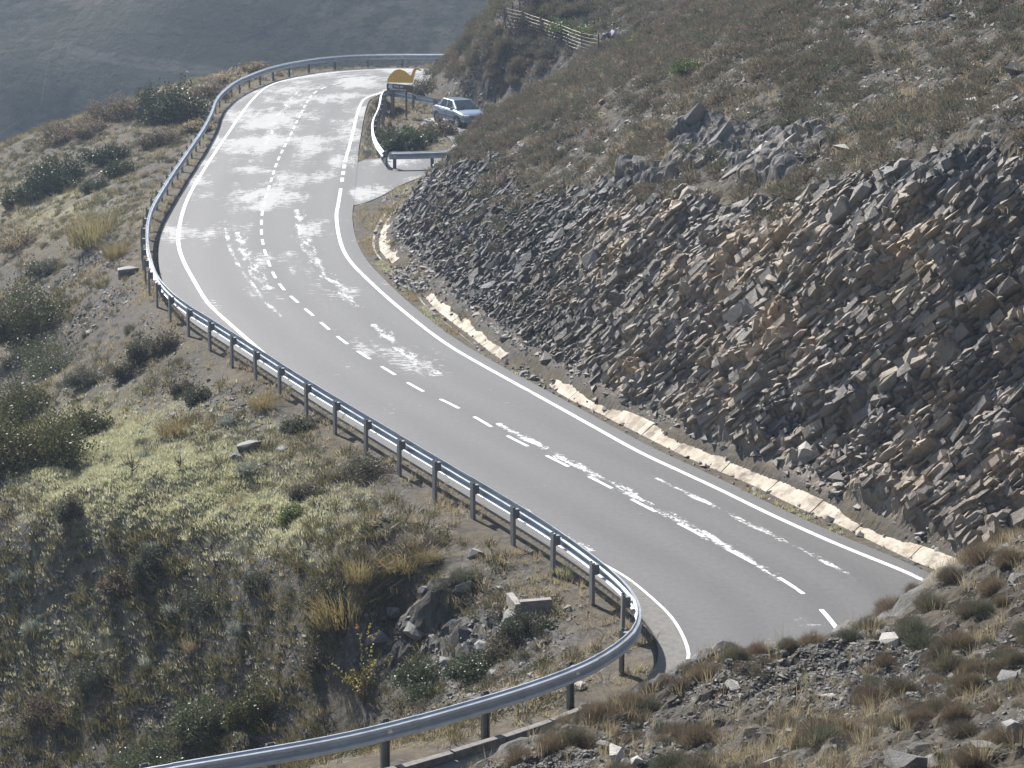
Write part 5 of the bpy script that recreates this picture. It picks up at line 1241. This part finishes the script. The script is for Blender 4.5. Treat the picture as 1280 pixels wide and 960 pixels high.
# ------------------------------------------------------------------ wire fence on the hill
M_WOOD = plain('weathered_wood', (.16, .13, .10), .85, vary=.3, scale=14)
M_WIRE = plain('fence_wire', (.3, .28, .25), .45, .5)
def fence():
    pts = []
    for px, py in [(672, -2), (660, 13), (650, 22), (640, 30), (631, 36), (652.5, 40), (676, 47.5), (700, 55), (727, 66), (748, 73)]:
        q = hit(px, py)
        pts.append(np.array((q[0], q[1], float(zfin(q[0], q[1])))))
    # keep the run smooth in plan: distances from the neighbours
    root = empty('wire_fence', tuple(pts[4])); tag(root, 'low wire fence on weathered wooden posts along the hillside path', 'fence'); inv = Matrix.Translation(-root.location)
    tops = []
    for i, p in enumerate(pts):
        hgt = 1.0 if i != 4 else 1.12; lean = (random.uniform(-.04, .04), random.uniform(-.04, .04))
        t = p + np.array((lean[0], lean[1], hgt))
        o = MB().tube([p - np.array((0, 0, .3)), (p + t) / 2, t], [.05, .046, .04] if i != 4 else [.065, .06, .055], 7).build('post', M_WOOD, root); o.matrix_parent_inverse = inv
        tops.append(t)
    b = pts[4]; o = MB().tube([b + np.array((.35, -.1, -.1)), tops[4] - np.array((0, 0, .2))], .035, 6).build('brace', M_WOOD, root); o.matrix_parent_inverse = inv
    for i in range(len(pts) - 1):
        for k in range(6):
            f_ = .1 + .165 * k
            a = pts[i] + (tops[i] - pts[i]) * f_; c_ = pts[i + 1] + (tops[i + 1] - pts[i + 1]) * f_
            o = MB().tube([a, (a + c_) / 2 - np.array((0, 0, .02)), c_], .007, 4).build('wire', M_WIRE, root); o.matrix_parent_inverse = inv
fence()

# ------------------------------------------------------------------ sign: long-necked dinosaur over a brown board
M_BROWN_S = plain('brown_board', (.075, .05, .04), .5, vary=.06)
M_MUST = plain('mustard_sheet', (.72, .4, .05), .5, vary=.06)
M_WHITE = plain('white_lettering', (.8, .8, .8), .5, vary=.03)
M_PALEB = plain('pale_blue_emblem', (.45, .55, .72), .5, vary=.05)
M_GALV = plain('sign_post_steel', (.14, .11, .09), .6, .3)
def sign():
    sx, sz = .00206, .00162
    q = hit(500, 146); base = np.array((G(493, 143)[0] + .05, G(493, 143)[1], 0.0))
    p1 = np.array((-5.83, 117.3)); 
    root = empty('dinosaur_sign', (-5.45, 116.6, float(zfin(-5.45, 116.6)))); root.rotation_euler = (0, 0, math.radians(-36)); tag(root, 'mustard long-necked dinosaur shaped road sign with brown lettered board', 'sign')
    zb = 1.18 - float(root.location.z)
    X0 = -.80
    def U(a, b_): return (X0 + (a - 160) * sx, zb + (790 - (b_ - (a - 160) * .08)) * sz * 1.0)
    # board with rounded corners
    w, h0, h1, r_ = 775 * sx, zb, zb + .36, .05
    pl = []
    for cx, cz, a0 in ((X0 + r_, h0 + r_, 180), (X0 + w - r_, h0 + r_, 270), (X0 + w - r_, h1 - r_, 0), (X0 + r_, h1 - r_, 90)):
        pl += [(cx + r_ * math.cos(math.radians(a0 + d_)), cz + r_ * math.sin(math.radians(a0 + d_))) for d_ in (0, 30, 60, 90)]
    MB().prism(pl, -.02, .02).build('board', M_BROWN_S, root)
    out = [U(165, 545), U(180, 480), U(215, 400), U(265, 320), U(330, 250), U(400, 190), U(480, 158), U(560, 148), U(640, 170), U(720, 210), U(800, 275), U(870, 340),
           U(905, 315), U(930, 245), U(955, 180), U(985, 130), U(1030, 108), U(1090, 112), U(1150, 140), U(1200, 160), U(1205, 190), U(1165, 198), U(1110, 180), U(1065, 165), U(1035, 205), U(1010, 270), U(985, 370), U(960, 470), U(930, 560)]
    out = [(x_, max(z_, h1 - .004)) for x_, z_ in out]
    MB().prism(out, -.012, .012).build('dinosaur_plate', M_MUST, root)
    for x_, k in ((-.43, 0), (.36, 1)):
        MB().box((x_, .05, (zb + .3) / 2 - .2), (.07, .05, zb + .7)).build('post', M_GALV, root)
        for zz in (zb + .08, zb + .27): MB().tube([(x_, -.03, zz), (x_, -.018, zz)], .012, 6).build('bolt', M_BOLT, root)
    def text(s_, x_, z_, size):
        cu = bpy.data.curves.new('lettering', 'FONT'); cu.body = s_; cu.size = size; cu.extrude = .002; cu.materials.append(M_WHITE)
        tmp = bpy.data.objects.new('lettering', cu); me = bpy.data.meshes.new_from_object(tmp); bpy.data.objects.remove(tmp); o = link('lettering', me, M_WHITE, root); o.location = (x_, -.0235, z_); o.rotation_euler = (math.pi / 2, 0, 0)
    text('Valle del', X0 + .45, zb + .20, .17); text('Alhama-Linares', X0 + .20, zb + .055, .165)
    MB().prism([(X0 + .10, zb + .16), (X0 + .24, zb + .13), (X0 + .36, zb + .17), (X0 + .35, zb + .3), (X0 + .27, zb + .34), (X0 + .16, zb + .33), (X0 + .13, zb + .25)], -.026, -.02).build('emblem', M_PALEB, root)
sign()

# ------------------------------------------------------------------ parked car
def car_paint():
    t = NT('silver_paint'); t.b.inputs['Coat Weight'].default_value = .8; t.b.inputs['Coat Roughness'].default_value = .06
    return t.set((.22, .28, .37), .32, .6, .5)
M_CAR = car_paint()
M_GLASS = NT('car_glass').set((.02, .03, .035), .06, 0, .8)
M_RUB = plain('black_rubber', (.02, .02, .02), .8)
M_TRIM = plain('dark_trim', (.035, .035, .04), .5)
M_RIM = plain('alloy_rim', (.5, .5, .5), .3, .8)
M_LAMP = NT('headlamp_glass').set((.75, .78, .8), .1, .2, .6)
M_AMBER = plain('amber_lens', (.7, .25, .03), .3)
M_RED = plain('red_lens', (.45, .03, .03), .3)
def bevel(o, w=.02, n=2):
    m = o.modifiers.new('bevel', 'BEVEL'); m.width = w; m.segments = n; m.limit_method = 'ANGLE'; m.angle_limit = math.radians(25); return o
def car(loc, rz):
    root = empty('parked_car', loc, rz); root.scale = (.84, .84, .84); tag(root, 'silver-blue saloon car parked in the bay beyond the brambles', 'car')
    # lower body: rings across the length (x forward)
    st = [(-2.12, .60, .42, .62), (-2.05, .72, .30, .86), (-1.85, .80, .24, .94), (-1.2, .845, .22, .96), (0, .85, .22, .95), (.9, .845, .22, .94), (1.15, .84, .22, .90), (1.7, .80, .24, .80), (1.98, .72, .28, .70), (2.10, .60, .36, .56)]
    vs = []; n = 12
    for x, w, zl, zt in st:
        half = [(w * .86, zl), (w * .985, zl + .12), (w, zl + (zt - zl) * .55), (w * .965, zt - .06), (w * .86, zt), (w * .4, zt + .025)]
        vs += [(x, y, z) for y, z in half] + [(x, -y, z) for y, z in half[::-1]]
    fs = [(i * n + j, i * n + (j + 1) % n, (i + 1) * n + (j + 1) % n, (i + 1) * n + j) for i in range(len(st) - 1) for j in range(n)] + [tuple(range(n)), tuple((len(st) - 1) * n + j for j in range(n - 1, -1, -1))]
    body = MB().add(vs, fs).build('body', M_CAR, root, True)
    ms = body.modifiers.new('sub', 'SUBSURF'); ms.levels = ms.render_levels = 2
    # greenhouse
    bl = [(-1.62, .70), (1.12, .72)]; rf = [(-.95, .55), (.32, .57)]; zb, zr = .93, 1.40
    V8 = [(-1.62, .70, zb), (-1.62, -.70, zb), (1.12, -.74, zb), (1.12, .74, zb), (-.95, .54, zr), (-.95, -.54, zr), (.30, -.56, zr), (.30, .56, zr)]
    gh = MB().add(V8, [(0, 1, 2, 3), (7, 6, 5, 4), (0, 4, 5, 1), (1, 5, 6, 2), (2, 6, 7, 3), (3, 7, 4, 0)]).build('cabin', M_CAR, root); bevel(gh, .07, 3)
    def panel(a, b, c_, d, name, inset, mat=M_GLASS, off=.012):
        a, b, c_, d = (Vector(q) for q in (a, b, c_, d)); cen = (a + b + c_ + d) / 4; nrm = (b - a).cross(d - a).normalized()
        if nrm.dot(cen - Vector((-.2, 0, .9))) < 0: nrm = -nrm
        q = [cen + (p_ - cen) * inset + nrm * off for p_ in (a, b, c_, d)]; q2 = [p_ - nrm * .03 for p_ in q]
        return MB().add(q + q2, [(0, 1, 2, 3), (7, 6, 5, 4), (0, 4, 5, 1), (1, 5, 6, 2), (2, 6, 7, 3), (3, 7, 4, 0)]).build(name, mat, root)
    panel(V8[2], V8[3], V8[7], V8[6], 'windscreen', .88); panel(V8[0], V8[1], V8[5], V8[4], 'rear_window', .85)
    for s in (1, -1):
        def L(t, top): 
            xb = -1.62 + 2.74 * t; yb = s * (.70 + .04 * t); xr = -.95 + 1.25 * t; yr = s * (.54 + .02 * t)
            return (xr, yr, zr) if top else (xb, yb, zb)
        panel(L(.17, 0), L(.50, 0), L(.50, 1), L(.12, 1), 'side_window', .86); panel(L(.53, 0), L(.88, 0), L(.93, 1), L(.53, 1), 'side_window', .86)
        MB().box((.95, s * .93, 1.0), (.12, .2, .13)).build('mirror', M_CAR, root)
        bevel(MB().box((1.98, s * .52, .66), (.16, .34, .13)).build('headlight', M_LAMP, root), .03)
        MB().box((1.93, s * .72, .66), (.14, .1, .12)).build('indicator', M_AMBER, root)
        bevel(MB().box((-2.06, s * .56, .74), (.12, .3, .16)).build('tail_light', M_RED, root), .02)
        for k, (x0, x1) in enumerate(((-.95, -.02), (0, 1.0))):
            d_ = MB().box(((x0 + x1) / 2, s * .853, .60), (x1 - x0 - .02, .02, .5)).build('door', M_CAR, root); bevel(d_, .008)
            MB().box((x0 + .14, s * .868, .8), (.16, .025, .03)).build('handle', M_TRIM, d_)
        MB().box((.0, s * .868, .52), (2.1, .02, .05)).build('side_moulding', M_TRIM, root)
        for x in (-1.28, 1.32):
            wr = empty('wheel', (x, s * .75, .30)); wr.parent = root
            mb = MB(); prof = [(.30, -.09), (.31, -.05), (.31, .05), (.30, .09), (.21, .095), (.21, -.095)]; n_ = 20
            vs = [(r_ * math.cos(2 * math.pi * k / n_), y_, r_ * math.sin(2 * math.pi * k / n_)) for k in range(n_) for r_, y_ in prof]; m_ = len(prof)
            mb.add(vs, [(k * m_ + j, k * m_ + (j + 1) % m_, ((k + 1) % n_) * m_ + (j + 1) % m_, ((k + 1) % n_) * m_ + j) for k in range(n_) for j in range(m_)]).build('tyre', M_RUB, wr, True)
            rm = MB().tube([(0, -.06 * s, 0), (0, .085 * s, 0)], .2, 16)
            for k in range(5): rm.box((.1 * math.cos(k * 1.257), .09 * s, .1 * math.sin(k * 1.257)), (.18, .02, .05), M=Matrix.Rotation(-k * 1.257, 3, 'Y'))
            rm.build('rim', M_RIM, wr)
            MB().tube([(x, s * .60, .32), (x, s * .842, .32)], .36, 20).build('wheel_arch', M_TRIM, root)
    MB().box((2.06, 0, .42), (.12, 1.5, .16)).build('bumper', M_CAR, root); MB().box((2.075, 0, .62), (.06, .66, .10)).build('grille', M_TRIM, root)
    MB().box((2.13, 0, .42), (.015, .5, .11)).build('number_plate', M_WHITE, root)
    MB().box((-2.06, 0, .42), (.12, 1.45, .18)).build('bumper', M_CAR, root)
    for s in (1, -1): MB().tube([(1.12, s * .3 - .1, .955), (.85, s * .3 + .25, 1.1)], .01, 4).build('wiper', M_TRIM, root)
car((-2.5, 113.8, -.012), math.radians(-90 + 27))

# ------------------------------------------------------------------ seated person by the fence
M_SKIN = plain('skin', (.42, .26, .19), .55, vary=.05)
M_SHIRT = plain('pale_blue_shirt', (.42, .48, .56), .85, vary=.08)
M_JEANS = plain('dark_trousers', (.06, .065, .09), .85, vary=.15)
M_HAIR = plain('dark_brown_hair', (.035, .025, .02), .6, vary=.2)
M_SHOE = plain('shoe_leather', (.12, .1, .09), .6)
def skin_mesh(name, verts, edges, radii, mat, parent, root_i=0, sub=2):
    me = bpy.data.meshes.new(name); me.from_pydata(verts, edges, []); me.update(); me.materials.append(mat)
    o = link(name, me, None, parent)
    m = o.modifiers.new('skin', 'SKIN'); m.use_smooth_shade = True
    lay = me.skin_vertices[0].data if me.skin_vertices else None
    if lay is None:
        bm = bmesh.new(); bm.from_mesh(me); bm.verts.layers.skin.verify(); bm.to_mesh(me); bm.free(); lay = me.skin_vertices[0].data
    for i, r_ in enumerate(radii): lay[i].radius = (r_, r_) if not isinstance(r_, tuple) else r_; lay[i].use_root = (i == root_i)
    s_ = o.modifiers.new('sub', 'SUBSURF'); s_.levels = s_.render_levels = sub
    return o
def person(loc, rz):
    # local x = facing direction; seated on the ground, knees drawn up, arms resting on the knees
    root = empty('person', loc, rz); tag(root, 'person in pale blue shirt sitting on the grass beside the wire fence', 'person')
    bv = [(0, 0, .12), (0, 0, .34), (.03, 0, .55), (.05, 0, .62), (.07, 0, .70), (.085, 0, .80), (.085, 0, .88)]
    be = [(0, 1), (1, 2), (2, 3), (3, 4), (4, 5), (5, 6)]; br = [(.14, .16), (.12, .14), (.11, .15), .06, .052, (.095, .078), .07]
    for s in (1, -1):
        k = len(bv); bv += [(.02, s * .19, .53), (.20, s * .24, .33), (.44, s * .14, .43), (.52, s * .10, .42)]; br += [.055, .042, .032, .03]; be += [(2, k), (k, k + 1), (k + 1, k + 2), (k + 2, k + 3)]
        for j, (dy, ln, dz) in enumerate(((-.028, .07, -.03), (-.01, .085, -.035), (.01, .08, -.035), (.028, .065, -.035), (-.045, .045, .01))):
            f0 = len(bv); bv += [(.52 + ln * .55, s * (.10 + dy), .42 + dz * .4), (.52 + ln, s * (.10 + dy), .42 + dz)]; br += [.009, .007]; be += [(k + 3, f0), (f0, f0 + 1)]
        k = len(bv); bv += [(.03, s * .10, .11), (.40, s * .15, .47), (.62, s * .14, .06), (.76, s * .15, .04)]; br += [.1, .065, .05, .035]; be += [(0, k), (k, k + 1), (k + 1, k + 2), (k + 2, k + 3)]
    skin_mesh('body', bv, be, br, M_SKIN, root)
    sv = [(0, 0, .10), (0, 0, .34), (.03, 0, .54), (.045, 0, .60)]; se = [(0, 1), (1, 2), (2, 3)]; sr = [(.155, .18), (.14, .165), (.13, .17), .075]
    for s in (1, -1):
        k = len(sv); sv += [(.02, s * .20, .53), (.13, s * .24, .41)]; sr += [.075, .062]; se += [(2, k), (k, k + 1)]
    skin_mesh('shirt', sv, se, sr, M_SHIRT, root)
    tv = [(0, 0, .10)]; te = []; tr = [.14]
    for s in (1, -1):
        k = len(tv); tv += [(.06, s * .10, .12), (.40, s * .15, .47), (.61, s * .14, .10)]; tr += [.112, .078, .062]; te += [(0, k), (k, k + 1), (k + 1, k + 2)]
        skin_mesh('shoe', [(.58, s * .14, .03), (.70, s * .15, .035), (.80, s * .155, .03)], [(0, 1), (1, 2)], [.045, .05, .035], M_SHOE, root, 0, 1)
    skin_mesh('trousers', tv, te, tr, M_JEANS, root)
    hv = [(.04, 0, .80), (.055, 0, .90), (.11, 0, .915)]; skin_mesh('hair', hv, [(0, 1), (1, 2)], [(.088, .088), (.085, .08), (.055, .065)], M_HAIR, root)
    for s in (1, -1):
        MB().tube([(.165, s * .033, .835), (.18, s * .033, .835)], .012, 8).build('eye', M_HAIR, root)
        MB().tube([(.08, s * .074, .815), (.082, s * .09, .82)], [.022, .03], 8).build('ear', M_SKIN, root)
    MB().tube([(.165, 0, .83), (.195, 0, .80), (.17, 0, .795)], [.01, .015, .012], 6).build('nose', M_SKIN, root)
    MB().box((.172, 0, .762), (.012, .045, .01)).build('mouth', plain('lips', (.35, .15, .12), .5), root)
q = PERSON
person((q[0], q[1], float(zfin(q[0], q[1])) - .02), math.radians(195))
HAZE_DENSITY = 0.00048
# ------------------------------------------------------------------ haze
hz = MB().box((0, 330, 45), (1600, 760, 230)).mesh('haze')
hm = bpy.data.materials.new('haze'); hm.use_nodes = True; ht = hm.node_tree
ht.nodes.remove(ht.nodes['Principled BSDF'])
pv = ht.nodes.new('ShaderNodeVolumePrincipled'); pv.inputs['Density'].default_value = HAZE_DENSITY
pv.inputs['Color'].default_value = (.62, .78, 1.0, 1); pv.inputs['Anisotropy'].default_value = .35
ht.links.new(pv.outputs[0], ht.nodes['Material Output'].inputs['Volume'])
hz.materials.append(hm)
tag(link('haze', hz), kind='stuff')
